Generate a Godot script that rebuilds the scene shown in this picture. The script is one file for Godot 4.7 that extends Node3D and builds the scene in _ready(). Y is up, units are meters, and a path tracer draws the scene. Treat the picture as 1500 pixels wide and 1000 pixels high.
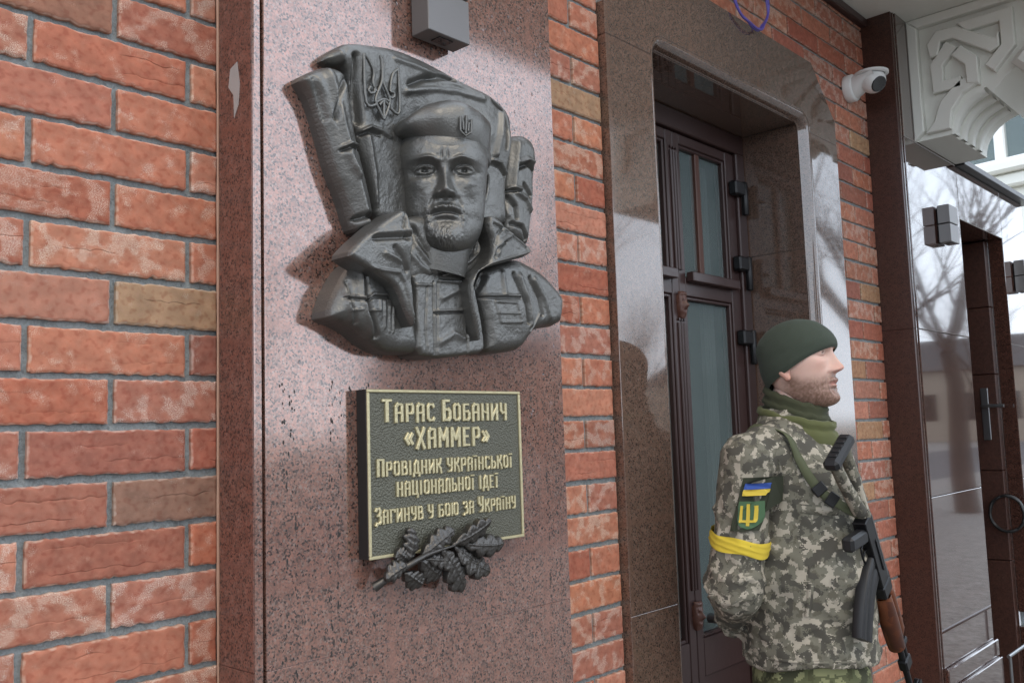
extends Node3D

# ---------------------------------------------------------------- materials
var M := {}
var rng := RandomNumberGenerator.new()

func noise(sd: int, freq: float, oct := 3, type := FastNoiseLite.TYPE_SIMPLEX_SMOOTH) -> FastNoiseLite:
	var n := FastNoiseLite.new()
	n.seed = sd
	n.frequency = freq
	n.noise_type = type
	n.fractal_octaves = oct
	n.fractal_type = FastNoiseLite.FRACTAL_FBM if oct > 1 else FastNoiseLite.FRACTAL_NONE
	return n

func mat(called: String, col: Color, rough := 0.6, metal := 0.0, spec := 0.5) -> StandardMaterial3D:
	var m := StandardMaterial3D.new()
	m.resource_name = called
	m.albedo_color = col
	m.roughness = rough
	m.metallic = metal
	m.metallic_specular = spec
	M[called] = m
	return m

func triplanar(m: StandardMaterial3D, metres: float, world := true) -> void:
	m.uv1_triplanar = true
	m.uv1_world_triplanar = world
	m.uv1_triplanar_sharpness = 6.0
	m.uv1_scale = Vector3.ONE / metres

func bump(m: StandardMaterial3D, im: Image, centimetres: float) -> void:
	m.heightmap_enabled = true
	m.heightmap_texture = ImageTexture.create_from_image(im)
	m.heightmap_scale = centimetres

func grey(sd: int, size: int, freq: float, oct := 3, type := FastNoiseLite.TYPE_SIMPLEX_SMOOTH) -> Image:
	return noise(sd, freq, oct, type).get_seamless_image(size, size)

func lut(stops: Array) -> PackedByteArray:      # [at, Color, at, Color ...] to 256 RGB triples
	var g := Gradient.new()
	g.offsets = PackedFloat32Array()
	g.colors = PackedColorArray()
	var o := PackedFloat32Array()
	var c := PackedColorArray()
	for i in range(0, stops.size(), 2):
		o.append(stops[i])
		c.append(stops[i + 1])
	g.offsets = o
	g.colors = c
	var b := PackedByteArray()
	for i in 256:
		var q := g.sample(i / 255.0)
		b.append(int(q.r * 255))
		b.append(int(q.g * 255))
		b.append(int(q.b * 255))
	return b

func rgb8(r: int, g: int, b: int) -> Color:
	return Color(r / 255.0, g / 255.0, b / 255.0)

# a stone of crystal grains: every grain one colour, dark mica specks and a slow drift of tone
func granite_image(sd: int, size: int, grain: float, stops: Array, specks: int, speck_col: Array) -> Image:
	var cn := noise(sd, grain, 1, FastNoiseLite.TYPE_CELLULAR)
	cn.cellular_return_type = FastNoiseLite.RETURN_CELL_VALUE
	cn.cellular_distance_function = FastNoiseLite.DISTANCE_EUCLIDEAN
	cn.domain_warp_enabled = true
	cn.domain_warp_amplitude = 9.0
	cn.domain_warp_frequency = 0.06
	var a := cn.get_seamless_image(size, size).get_data()
	var dn := noise(sd + 7, grain * 0.8, 1, FastNoiseLite.TYPE_CELLULAR)
	dn.cellular_return_type = FastNoiseLite.RETURN_CELL_VALUE
	dn.domain_warp_enabled = true
	dn.domain_warp_amplitude = 7.0
	dn.domain_warp_frequency = 0.09
	var d := dn.get_seamless_image(size, size).get_data()
	var f := grey(sd + 3, size, 0.35, 2).get_data()
	var s := grey(sd + 5, size, 0.012, 3).get_data()
	var t := lut(stops)
	var out := PackedByteArray()
	out.resize(size * size * 3)
	for i in size * size:
		var k := a[i] * 3
		var w := 0.78 + 0.24 * f[i] / 255.0 + 0.2 * s[i] / 255.0
		var r := t[k] * w
		var g := t[k + 1] * w
		var b := t[k + 2] * w
		if d[i] < specks:
			var q := 0.75
			r = lerpf(r, speck_col[0], q)
			g = lerpf(g, speck_col[1], q)
			b = lerpf(b, speck_col[2], q)
		out[i * 3] = mini(255, int(r))
		out[i * 3 + 1] = mini(255, int(g))
		out[i * 3 + 2] = mini(255, int(b))
	return Image.create_from_data(size, size, false, Image.FORMAT_RGB8, out)

const TILES := 16
# sixteen brick faces, 4 x 4, each 512 x 160 pixels: fired clay, red smears, lime bloom and a pale rim of mortar film
func brick_atlas() -> Image:
	var w := 2048
	var h := 640
	var lo := noise(31, 0.012, 3).get_image(w, h).get_data()
	var mid := noise(32, 0.026, 2).get_image(w, h).get_data()
	var hi := noise(33, 0.38, 2).get_image(w, h).get_data()
	var fine := noise(34, 0.45, 2).get_image(w, h).get_data()
	var bloom := noise(35, 0.009, 3).get_image(w, h).get_data()
	var base := [[164, 103, 83], [172, 110, 88], [156, 92, 74], [170, 112, 90], [166, 130, 100], [142, 104, 86], [174, 112, 86], [160, 98, 78],
		[168, 105, 83], [156, 100, 82], [176, 118, 96], [146, 90, 74], [160, 122, 93], [172, 108, 84], [158, 98, 77], [174, 115, 93]]
	var salt := [0.2, 0.45, 0.1, 1.0, 0.15, 0.1, 0.75, 0.3, 0.55, 0.9, 0.25, 0.1, 0.3, 0.5, 1.0, 0.65]
	var out := PackedByteArray()
	out.resize(w * h * 3)
	var i := 0
	for y in h:
		var ty := y / 160
		var v := y % 160
		for x in w:
			var tile := ty * 4 + x / 512
			var u := x % 512
			var c: Array = base[tile]
			var l := lo[i] / 255.0
			var m := mid[i] / 255.0
			var q := 0.82 + 0.20 * l + 0.16 * hi[i] / 255.0 + 0.08 * fine[i] / 255.0
			var r: float = c[0] * q
			var g: float = c[1] * q
			var b: float = c[2] * q
			var smear := clampf((m - 0.58) * 4.0, 0.0, 1.0) * 0.30
			r = lerpf(r, c[0] * 0.80, smear)
			g = lerpf(g, c[1] * 0.56, smear)
			b = lerpf(b, c[2] * 0.50, smear)
			var ash := clampf((0.40 - m) * 3.0, 0.0, 1.0) * 0.26
			r = lerpf(r, 186.0, ash)
			g = lerpf(g, 140.0, ash)
			b = lerpf(b, 122.0, ash)
			var sl: float = salt[tile]
			var area := clampf((bloom[i] / 255.0 - (0.70 - 0.36 * sl)) * 3.2, 0.0, 1.0)
			var white := area * clampf((hi[i] / 255.0 + 0.35 * (fine[i] / 255.0) - (0.985 - 0.08 * sl - 0.20 * area)) * 14.0, 0.0, 1.0) * 0.95
			if hi[i] > 214 and fine[i] > 150 and m > 0.45:
				white = maxf(white, 0.7 * sl + 0.1)
			var e := mini(mini(u, 511 - u), mini(v, 159 - v))
			if e < 9:
				var rim := clampf((7.0 - e) / 6.0 + (m - 0.62) * 2.2, 0.0, 1.0) * 0.5
				white = maxf(white, rim)
			r = lerpf(r, 222.0, white)
			g = lerpf(g, 212.0, white)
			b = lerpf(b, 200.0, white)
			out[i * 3] = clampi(int(r), 0, 255)
			out[i * 3 + 1] = clampi(int(g), 0, 255)
			out[i * 3 + 2] = clampi(int(b), 0, 255)
			i += 1
	return Image.create_from_data(w, h, false, Image.FORMAT_RGB8, out)

# blocky field camouflage: four dyes in squares of a few millimetres
func camo_image() -> Image:
	var n := 420
	var a := noise(51, 0.046, 3).get_seamless_image(n, n).get_data()
	var b := noise(52, 0.064, 3).get_seamless_image(n, n).get_data()
	var c := noise(53, 0.075, 2).get_seamless_image(n, n).get_data()
	var e := noise(54, 0.5, 1).get_seamless_image(n, n).get_data()
	var out := PackedByteArray()
	out.resize(n * n * 3)
	for i in n * n:
		var j := (e[i] - 128) / 7
		var col := [112, 109, 96]
		if a[i] + j > 150:
			col = [78, 75, 67]
		elif b[i] + j > 146:
			col = [168, 160, 145]
		elif c[i] + j > 160:
			col = [96, 92, 79]
		for k in 3:
			out[i * 3 + k] = col[k]
	var im := Image.create_from_data(n, n, false, Image.FORMAT_RGB8, out)
	im.resize(n * 4, n * 4, Image.INTERPOLATE_NEAREST)
	return im

func make_materials() -> void:
	var m: StandardMaterial3D
	# brick and mortar
	m = mat("brick", Color.WHITE, 0.86)
	m.albedo_texture = ImageTexture.create_from_image(brick_atlas())
	m.vertex_color_use_as_albedo = true
	m = mat("mortar", rgb8(138, 144, 145), 0.95)
	m.albedo_texture = ImageTexture.create_from_image(granite_image(61, 512, 0.25, [0.0, rgb8(220, 220, 218), 1.0, rgb8(255, 255, 255)], 4, [190, 190, 190]))
	triplanar(m, 0.35)
	bump(m, grey(62, 512, 0.03, 4), 0.25)
	# granites
	var pink := granite_image(11, 1024, 0.15, [0.0, rgb8(94, 84, 82), 0.2, rgb8(126, 106, 100), 0.45, rgb8(144, 114, 105), 0.7, rgb8(158, 120, 108), 1.0, rgb8(146, 136, 132)], 28, [62, 55, 54])
	var dark := granite_image(12, 1024, 0.17, [0.0, rgb8(84, 70, 64), 0.3, rgb8(108, 88, 78), 0.7, rgb8(122, 96, 84), 1.0, rgb8(114, 104, 96)], 34, [58, 50, 46])
	m = mat("pink_granite", rgb8(255, 238, 230), 0.12, 0.34, 0.7)
	m.albedo_texture = ImageTexture.create_from_image(pink)
	triplanar(m, 0.42)
	m.clearcoat_enabled = true
	m.clearcoat = 1.0
	m.clearcoat_roughness = 0.09
	m = mat("brown_granite", rgb8(240, 236, 232), 0.06, 0.0, 0.62)
	m.albedo_texture = ImageTexture.create_from_image(dark)
	triplanar(m, 0.42)
	m.clearcoat_enabled = true
	m.clearcoat = 0.6
	m.clearcoat_roughness = 0.03
	m = mat("red_granite", rgb8(178, 150, 146), 0.06, 0.0, 0.7)
	m.albedo_texture = ImageTexture.create_from_image(dark)
	triplanar(m, 0.47)
	m.clearcoat_enabled = true
	m.clearcoat = 1.0
	m.clearcoat_roughness = 0.03
	m = mat("honed_granite", rgb8(208, 178, 168), 0.36, 0.0, 0.5)
	m.albedo_texture = ImageTexture.create_from_image(pink)
	triplanar(m, 0.36)
	m = mat("honed_dark_granite", rgb8(178, 150, 146), 0.32, 0.0, 0.5)
	m.albedo_texture = ImageTexture.create_from_image(dark)
	triplanar(m, 0.36)
	m = mat("sawn_granite", rgb8(205, 188, 184), 0.45)
	m.albedo_texture = ImageTexture.create_from_image(pink)
	triplanar(m, 0.55)
	# bronze
	m = mat("bronze", rgb8(112, 111, 108), 0.43, 0.78)
	triplanar(m, 0.30)
	bump(m, grey(72, 1024, 0.06, 4), 0.045)
	m = mat("dark_bronze", rgb8(86, 83, 80), 0.38, 0.8)
	triplanar(m, 0.12)
	bump(m, grey(73, 512, 0.02, 4), 0.05)
	m = mat("plaque_ground", rgb8(100, 99, 88), 0.5, 0.5)
	triplanar(m, 0.16)
	bump(m, grey(74, 512, 0.06, 2), 0.16)
	m = mat("plaque_edge", rgb8(46, 44, 43), 0.5, 0.4)
	m = mat("brass", rgb8(196, 186, 150), 0.42, 0.55)
	triplanar(m, 0.10)
	bump(m, grey(75, 256, 0.04, 2), 0.04)
	# door, metals, paint
	m = mat("door_paint", rgb8(62, 44, 42), 0.34)
	triplanar(m, 0.4)
	bump(m, grey(81, 512, 0.02, 2), 0.02)
	m = mat("door_carving", rgb8(88, 56, 46), 0.4)
	m = mat("black_metal", rgb8(34, 34, 36), 0.35, 0.3)
	m = mat("lamp_grey", rgb8(112, 109, 108), 0.34, 0.4)
	m = mat("steel", rgb8(140, 142, 144), 0.3, 0.9)
	m = mat("white_paint", rgb8(226, 226, 218), 0.7)
	triplanar(m, 0.5)
	bump(m, grey(82, 512, 0.03, 4), 0.05)
	m = mat("white_plastic", rgb8(224, 224, 222), 0.32)
	m = mat("lens_black", rgb8(22, 24, 28), 0.08, 0.0, 0.7)
	m = mat("violet_cable", rgb8(96, 84, 170), 0.4)
	m = mat("black_cable", rgb8(30, 30, 30), 0.45)
	m = mat("silicone", rgb8(164, 128, 108), 0.5)
	m = mat("glass", Color(0.72, 0.80, 0.80, 0.12), 0.02, 0.0, 0.24)
	m.transparency = BaseMaterial3D.TRANSPARENCY_ALPHA
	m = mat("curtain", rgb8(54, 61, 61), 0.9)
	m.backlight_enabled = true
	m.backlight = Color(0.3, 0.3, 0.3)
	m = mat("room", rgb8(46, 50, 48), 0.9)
	m = mat("ground", rgb8(132, 129, 125), 0.9)
	m.albedo_texture = ImageTexture.create_from_image(granite_image(91, 512, 0.12, [0.0, rgb8(190, 188, 184), 1.0, rgb8(255, 255, 255)], 20, [150, 150, 150]))
	triplanar(m, 1.3)
	m = mat("asphalt", rgb8(70, 70, 71), 0.9)
	m = mat("plaster_far", rgb8(150, 140, 128), 0.9)
	m = mat("plaster_far_b", rgb8(120, 104, 92), 0.9)
	m = mat("bark", rgb8(72, 64, 58), 0.95)
	m = mat("grime", rgb8(46, 42, 40), 0.7)
	m = mat("tape", Color(0.80, 0.79, 0.78, 0.42), 0.35)
	m.transparency = BaseMaterial3D.TRANSPARENCY_ALPHA
	m = mat("water", Color(0.95, 0.97, 1.0, 0.05), 0.03)
	m.refraction_enabled = true
	m.refraction_scale = 0.033
	m.transparency = BaseMaterial3D.TRANSPARENCY_ALPHA
	# cloth, skin
	m = mat("camouflage", Color.WHITE, 0.88)
	m.albedo_texture = ImageTexture.create_from_image(camo_image())
	m.texture_filter = BaseMaterial3D.TEXTURE_FILTER_NEAREST
	triplanar(m, 0.95, false)
	m.uv1_triplanar_sharpness = 40.0
	bump(m, grey(55, 512, 0.02, 4), 0.3)
	m = mat("camouflage_green", rgb8(206, 218, 176), 0.9)
	m.albedo_texture = (M["camouflage"] as StandardMaterial3D).albedo_texture
	m.texture_filter = BaseMaterial3D.TEXTURE_FILTER_NEAREST
	triplanar(m, 1.6, false)
	m.uv1_triplanar_sharpness = 40.0
	m = mat("knit_green", rgb8(58, 66, 56), 0.95)
	m.rim_enabled = true
	m.rim = 0.25
	triplanar(m, 0.06, false)
	bump(m, grey(56, 256, 0.08, 2), 0.03)
	m = mat("knit_olive", rgb8(60, 63, 44), 0.95)
	m.rim_enabled = true
	m.rim = 0.3
	m = mat("olive_fleece", rgb8(88, 91, 56), 0.95)
	m.rim_enabled = true
	m.rim = 0.4
	m = mat("olive_strap", rgb8(84, 88, 64), 0.85)
	m = mat("yellow_cloth", rgb8(212, 186, 62), 0.95)
	m = mat("flag_blue", rgb8(54, 84, 158), 0.8)
	m = mat("flag_yellow", rgb8(206, 180, 66), 0.8)
	m = mat("patch_green", rgb8(52, 56, 42), 0.9)
	m = mat("patch_edge", rgb8(74, 104, 74), 0.85)
	m = mat("skin", rgb8(208, 174, 160), 0.5)
	m.vertex_color_use_as_albedo = true
	m.subsurf_scatter_enabled = true
	m.subsurf_scatter_strength = 0.12
	m = mat("gun_black", rgb8(26, 26, 28), 0.36, 0.4)
	m = mat("gun_polymer", rgb8(26, 26, 28), 0.5)
	m = mat("gun_wood", rgb8(104, 56, 28), 0.4)
	triplanar(m, 0.2, false)
	m.albedo_texture = ImageTexture.create_from_image(granite_image(57, 256, 0.02, [0.0, rgb8(150, 130, 120), 1.0, rgb8(255, 250, 240)], 0, [0, 0, 0]))
	m = mat("boot", rgb8(52, 46, 38), 0.6)

# ---------------------------------------------------------------- objects
var used := {}

func numbered(called: String) -> String:
	used[called] = used.get(called, -1) + 1
	return called if used[called] == 0 else "%s_%03d" % [called, used[called]]

func tag(o: Node3D, label: String, category: String, group := "") -> Node3D:
	o.set_meta("label", label)
	o.set_meta("category", category)
	if group:
		o.set_meta("group", group)
	return o

func thing(called: String, label: String, category: String, at := Vector3.ZERO, group := "") -> Node3D:
	var o := Node3D.new()
	o.name = numbered(called)
	add_child(o)
	o.position = at
	return tag(o, label, category, group)

func obj(called: String, mesh: Mesh, m: Variant, parent: Node3D = null, at := Vector3.ZERO) -> MeshInstance3D:
	var o := MeshInstance3D.new()
	o.mesh = mesh
	o.material_override = m if m is Material else M[m]
	o.name = called if parent else numbered(called)
	(parent if parent else self).add_child(o, true)
	o.position = at
	return o

func structure(called: String, mesh: Mesh, m: Variant, at := Vector3.ZERO) -> MeshInstance3D:
	var o := obj(called, mesh, m, null, at)
	o.set_meta("kind", "structure")
	return o

# ---------------------------------------------------------------- mesh helpers
func start() -> SurfaceTool:
	var st := SurfaceTool.new()
	st.begin(Mesh.PRIMITIVE_TRIANGLES)
	st.set_smooth_group(-1)
	return st

func done(st: SurfaceTool) -> ArrayMesh:
	st.generate_normals()
	return st.commit()

# a triangle that faces along n
func tri(st: SurfaceTool, a: Vector3, b: Vector3, c: Vector3, n: Vector3) -> void:
	if (b - a).cross(c - a).dot(n) > 0.0:
		var t := b
		b = c
		c = t
	st.add_vertex(a)
	st.add_vertex(b)
	st.add_vertex(c)

func quad(st: SurfaceTool, a: Vector3, b: Vector3, c: Vector3, d: Vector3, n: Vector3) -> void:
	tri(st, a, b, c, n)
	tri(st, a, c, d, n)

# a box from lo to hi with chamfered edges, moved by t
func add_box(st: SurfaceTool, lo: Vector3, hi: Vector3, bev := 0.0, t := Transform3D()) -> void:
	var c := (lo + hi) / 2
	var h := (hi - lo) / 2
	bev = minf(bev, minf(h.x, minf(h.y, h.z)) * 0.9)
	var ax := [Vector3.RIGHT, Vector3.UP, Vector3.BACK]
	for i in 3:
		var u: Vector3 = ax[(i + 1) % 3]
		var v: Vector3 = ax[(i + 2) % 3]
		var w: Vector3 = ax[i]
		var hu: float = h[(i + 1) % 3] - bev
		var hv: float = h[(i + 2) % 3] - bev
		for s: float in [-1.0, 1.0]:
			var o := c + w * s * h[i]
			quad(st, t * (o - u * hu - v * hv), t * (o + u * hu - v * hv), t * (o + u * hu + v * hv), t * (o - u * hu + v * hv), t.basis * (w * s))
		if bev > 0.0:
			for su: float in [-1.0, 1.0]:
				for sv: float in [-1.0, 1.0]:
					var eu := u * su
					var ev := v * sv
					var hw: float = h[i] - bev
					var p := c + eu * (hu + bev) + ev * hv
					var q := c + eu * hu + ev * (hv + bev)
					quad(st, t * (p - w * hw), t * (p + w * hw), t * (q + w * hw), t * (q - w * hw), t.basis * (eu + ev))
	if bev > 0.0:
		for sx: float in [-1.0, 1.0]:
			for sy: float in [-1.0, 1.0]:
				for sz: float in [-1.0, 1.0]:
					var s := Vector3(sx, sy, sz)
					var k := h - Vector3.ONE * bev
					var p := c + s * k
					tri(st, t * (p + Vector3(sx * bev, 0, 0)), t * (p + Vector3(0, sy * bev, 0)), t * (p + Vector3(0, 0, sz * bev)), t.basis * s)

func box(lo: Vector3, hi: Vector3, bev := 0.0) -> ArrayMesh:
	var st := start()
	add_box(st, lo, hi, bev)
	return done(st)

# a flat outline in the plane of basis x and y, pushed out along basis z from 0 to depth, its front edge chamfered
func add_prism(st: SurfaceTool, pts: PackedVector2Array, depth: float, t := Transform3D(), bev := 0.0) -> void:
	if Geometry2D.is_polygon_clockwise(pts):
		pts = pts.duplicate()
		pts.reverse()
	var front := pts
	if bev > 0.0:
		var inner := Geometry2D.offset_polygon(pts, -bev, Geometry2D.JOIN_MITER)
		if inner.size() == 1 and inner[0].size() == pts.size():
			var best := 0
			for k in pts.size():
				if inner[0][k].distance_to(pts[0]) < inner[0][best].distance_to(pts[0]):
					best = k
			front = PackedVector2Array()
			for k in pts.size():
				front.append(inner[0][(best + k) % pts.size()])
			if Geometry2D.is_polygon_clockwise(front):
				front.reverse()
		else:
			bev = 0.0
	var id := Geometry2D.triangulate_polygon(front)
	for k in range(0, id.size(), 3):
		tri(st, t * Vector3(front[id[k]].x, front[id[k]].y, depth), t * Vector3(front[id[k + 1]].x, front[id[k + 1]].y, depth), t * Vector3(front[id[k + 2]].x, front[id[k + 2]].y, depth), t.basis.z)
	id = Geometry2D.triangulate_polygon(pts)
	for k in range(0, id.size(), 3):
		tri(st, t * Vector3(pts[id[k]].x, pts[id[k]].y, 0), t * Vector3(pts[id[k + 1]].x, pts[id[k + 1]].y, 0), t * Vector3(pts[id[k + 2]].x, pts[id[k + 2]].y, 0), -t.basis.z)
	for k in pts.size():
		var a := pts[k]
		var b := pts[(k + 1) % pts.size()]
		var n := t.basis * Vector3(b.y - a.y, a.x - b.x, 0)
		quad(st, t * Vector3(a.x, a.y, 0), t * Vector3(b.x, b.y, 0), t * Vector3(b.x, b.y, depth - bev), t * Vector3(a.x, a.y, depth - bev), n)
		if bev > 0.0:
			var fa := front[k]
			var fb := front[(k + 1) % pts.size()]
			quad(st, t * Vector3(a.x, a.y, depth - bev), t * Vector3(b.x, b.y, depth - bev), t * Vector3(fb.x, fb.y, depth), t * Vector3(fa.x, fa.y, depth), n.normalized() + t.basis.z.normalized())

func prism(pts: PackedVector2Array, depth: float, t := Transform3D(), bev := 0.0) -> ArrayMesh:
	var st := start()
	add_prism(st, pts, depth, t, bev)
	return done(st)

# a smooth skin over rows of points; closed joins the last column to the first
func add_grid(st: SurfaceTool, rows: Array, closed := false, flip := false) -> void:
	st.set_smooth_group(0)
	for j in rows.size() - 1:
		var a: PackedVector3Array = rows[j]
		var b: PackedVector3Array = rows[j + 1]
		var n := a.size()
		for i in (n if closed else n - 1):
			var k := (i + 1) % n
			var q := [a[i], a[k], b[k], a[i], b[k], b[i]]
			if flip:
				q = [a[i], b[k], a[k], a[i], b[i], b[k]]
			for p: Vector3 in q:
				st.add_vertex(p)
	st.set_smooth_group(-1)

# a round bar through points with a radius at each; flat squeezes it along its side axis
func add_tube(st: SurfaceTool, path: PackedVector3Array, radii: Array, sides := 10, cap := true) -> void:
	var rows := []
	var up := Vector3.UP
	var n := path.size()
	var side := Vector3.ZERO
	for i in n:
		var d := (path[mini(i + 1, n - 1)] - path[maxi(i - 1, 0)]).normalized()
		if side == Vector3.ZERO:
			if absf(d.dot(up)) > 0.9:
				up = Vector3.RIGHT
			side = d.cross(up).normalized()
		else:
			side = (side - d * side.dot(d)).normalized()
		var o := side.cross(d)
		var r: float = radii[mini(i, radii.size() - 1)]
		var ring := PackedVector3Array()
		for k in sides:
			var a := TAU * k / sides
			ring.append(path[i] + (side * cos(a) + o * sin(a)) * r)
		rows.append(ring)
	add_grid(st, rows, true)
	if cap:
		for e: int in [0, n - 1]:
			var d := path[0] - path[1] if e == 0 else path[n - 1] - path[n - 2]
			var ring: PackedVector3Array = rows[e]
			for k in sides:
				tri(st, path[e], ring[k], ring[(k + 1) % sides], d)

func tube(path: PackedVector3Array, radii: Array, sides := 10) -> ArrayMesh:
	var st := start()
	add_tube(st, path, radii, sides)
	return done(st)

func smooth_path(pts: Array, steps := 6) -> PackedVector3Array:
	var c := Curve3D.new()
	for i in pts.size():
		var t: Vector3 = (pts[mini(i + 1, pts.size() - 1)] - pts[maxi(i - 1, 0)]) / 6.0
		c.add_point(pts[i], -t, t)
	var out := PackedVector3Array()
	for i in pts.size() - 1:
		for k in steps:
			out.append(c.sample(i, float(k) / steps))
	out.append(pts[-1])
	return out

func p2(a: Array) -> PackedVector2Array:
	var o := PackedVector2Array()
	for i in range(0, a.size(), 2):
		o.append(Vector2(a[i], a[i + 1]))
	return o

# a turned solid about basis y: profile of (radius, height)
func add_lathe(st: SurfaceTool, prof: Array, sides: int, t := Transform3D()) -> void:
	var rows := []
	for p: Vector2 in prof:
		var ring := PackedVector3Array()
		for k in sides:
			var a := TAU * k / sides
			ring.append(t * Vector3(cos(a) * p.x, p.y, sin(a) * p.x))
		rows.append(ring)
	add_grid(st, rows, true)

# indexed skin with smooth normals from rows of points (rows x columns), optional colours
func skin(rows: Array, closed: bool, cols := PackedColorArray()) -> ArrayMesh:
	var v := PackedVector3Array()
	for r: PackedVector3Array in rows:
		v.append_array(r)
	var w: int = rows[0].size()
	var id := PackedInt32Array()
	for j in rows.size() - 1:
		for i in (w if closed else w - 1):
			var k := (i + 1) % w
			id.append_array([j * w + i, j * w + k, (j + 1) * w + k, j * w + i, (j + 1) * w + k, (j + 1) * w + i])
	return indexed(v, id, cols)

func indexed(v: PackedVector3Array, id: PackedInt32Array, cols := PackedColorArray()) -> ArrayMesh:
	var nn := PackedVector3Array()
	nn.resize(v.size())
	for k in range(0, id.size(), 3):
		var n := (v[id[k + 2]] - v[id[k]]).cross(v[id[k + 1]] - v[id[k]])
		nn[id[k]] += n
		nn[id[k + 1]] += n
		nn[id[k + 2]] += n
	for k in nn.size():
		nn[k] = nn[k].normalized()
	var a := []
	a.resize(Mesh.ARRAY_MAX)
	a[Mesh.ARRAY_VERTEX] = v
	a[Mesh.ARRAY_NORMAL] = nn
	a[Mesh.ARRAY_INDEX] = id
	if cols.size():
		a[Mesh.ARRAY_COLOR] = cols
	var m := ArrayMesh.new()
	m.add_surface_from_arrays(Mesh.PRIMITIVE_TRIANGLES, a)
	return m

# ---------------------------------------------------------------- scene
func _ready() -> void:
	rng.seed = 7
	var cam := Camera3D.new()
	cam.transform = Transform3D(Basis(Vector3(0.67794, -0.03233, 0.73440), Vector3(-0.05095, 0.99455, 0.09082), Vector3(-0.73333, -0.09899, 0.67260)).orthonormalized(), Vector3(0, 0, 1.4))
	cam.fov = 40.568
	cam.near = 0.05
	cam.far = 400.0
	add_child(cam)
	cam.current = true
	var env := Environment.new()
	env.background_mode = Environment.BG_SKY
	var sky := Sky.new()
	var sm := ProceduralSkyMaterial.new()
	sm.sky_top_color = rgb8(216, 229, 246)
	sm.sky_horizon_color = rgb8(232, 241, 252)
	sm.sky_curve = 0.2
	sm.ground_bottom_color = rgb8(120, 118, 114)
	sm.ground_horizon_color = rgb8(150, 150, 150)
	sm.sun_angle_max = 1.0
	sky.sky_material = sm
	env.sky = sky
	env.background_energy_multiplier = 1.06
	env.tonemap_mode = Environment.TONE_MAPPER_LINEAR
	env.tonemap_exposure = 2.95
	env.sdfgi_enabled = true
	env.ssao_enabled = true
	env.ssil_enabled = true
	var we := WorldEnvironment.new()
	we.environment = env
	add_child(we)
	var sun := DirectionalLight3D.new()
	sun.light_color = Color(1.0, 0.97, 0.93)
	sun.light_energy = 0.15
	sun.light_angular_distance = 35.0
	sun.shadow_enabled = true
	add_child(sun)
	sun.look_at_from_position(Vector3.ZERO, Vector3(0.45, -1.0, -0.75))

	make_materials()
	build_ground()
	build_wall()
	build_pilaster()
	build_door_surround()
	build_door()
	build_portal()
	build_canopy()
	build_far()
	build_street()
	build_small()
	build_relief()
	build_plaque()
	build_branch()
	build_person()
	build_rifle()

const GROUND := -1.5

func build_ground() -> void:
	structure("ground", box(Vector3(-60, GROUND - 0.5, -0.5), Vector3(90, GROUND, 90)), "ground")
	structure("road", box(Vector3(-60, GROUND, 7.0), Vector3(90, GROUND + 0.004, 14.0)), "asphalt")

# ---- bricks
const COURSE := 0.0766
const JOINT := 0.0105

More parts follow.
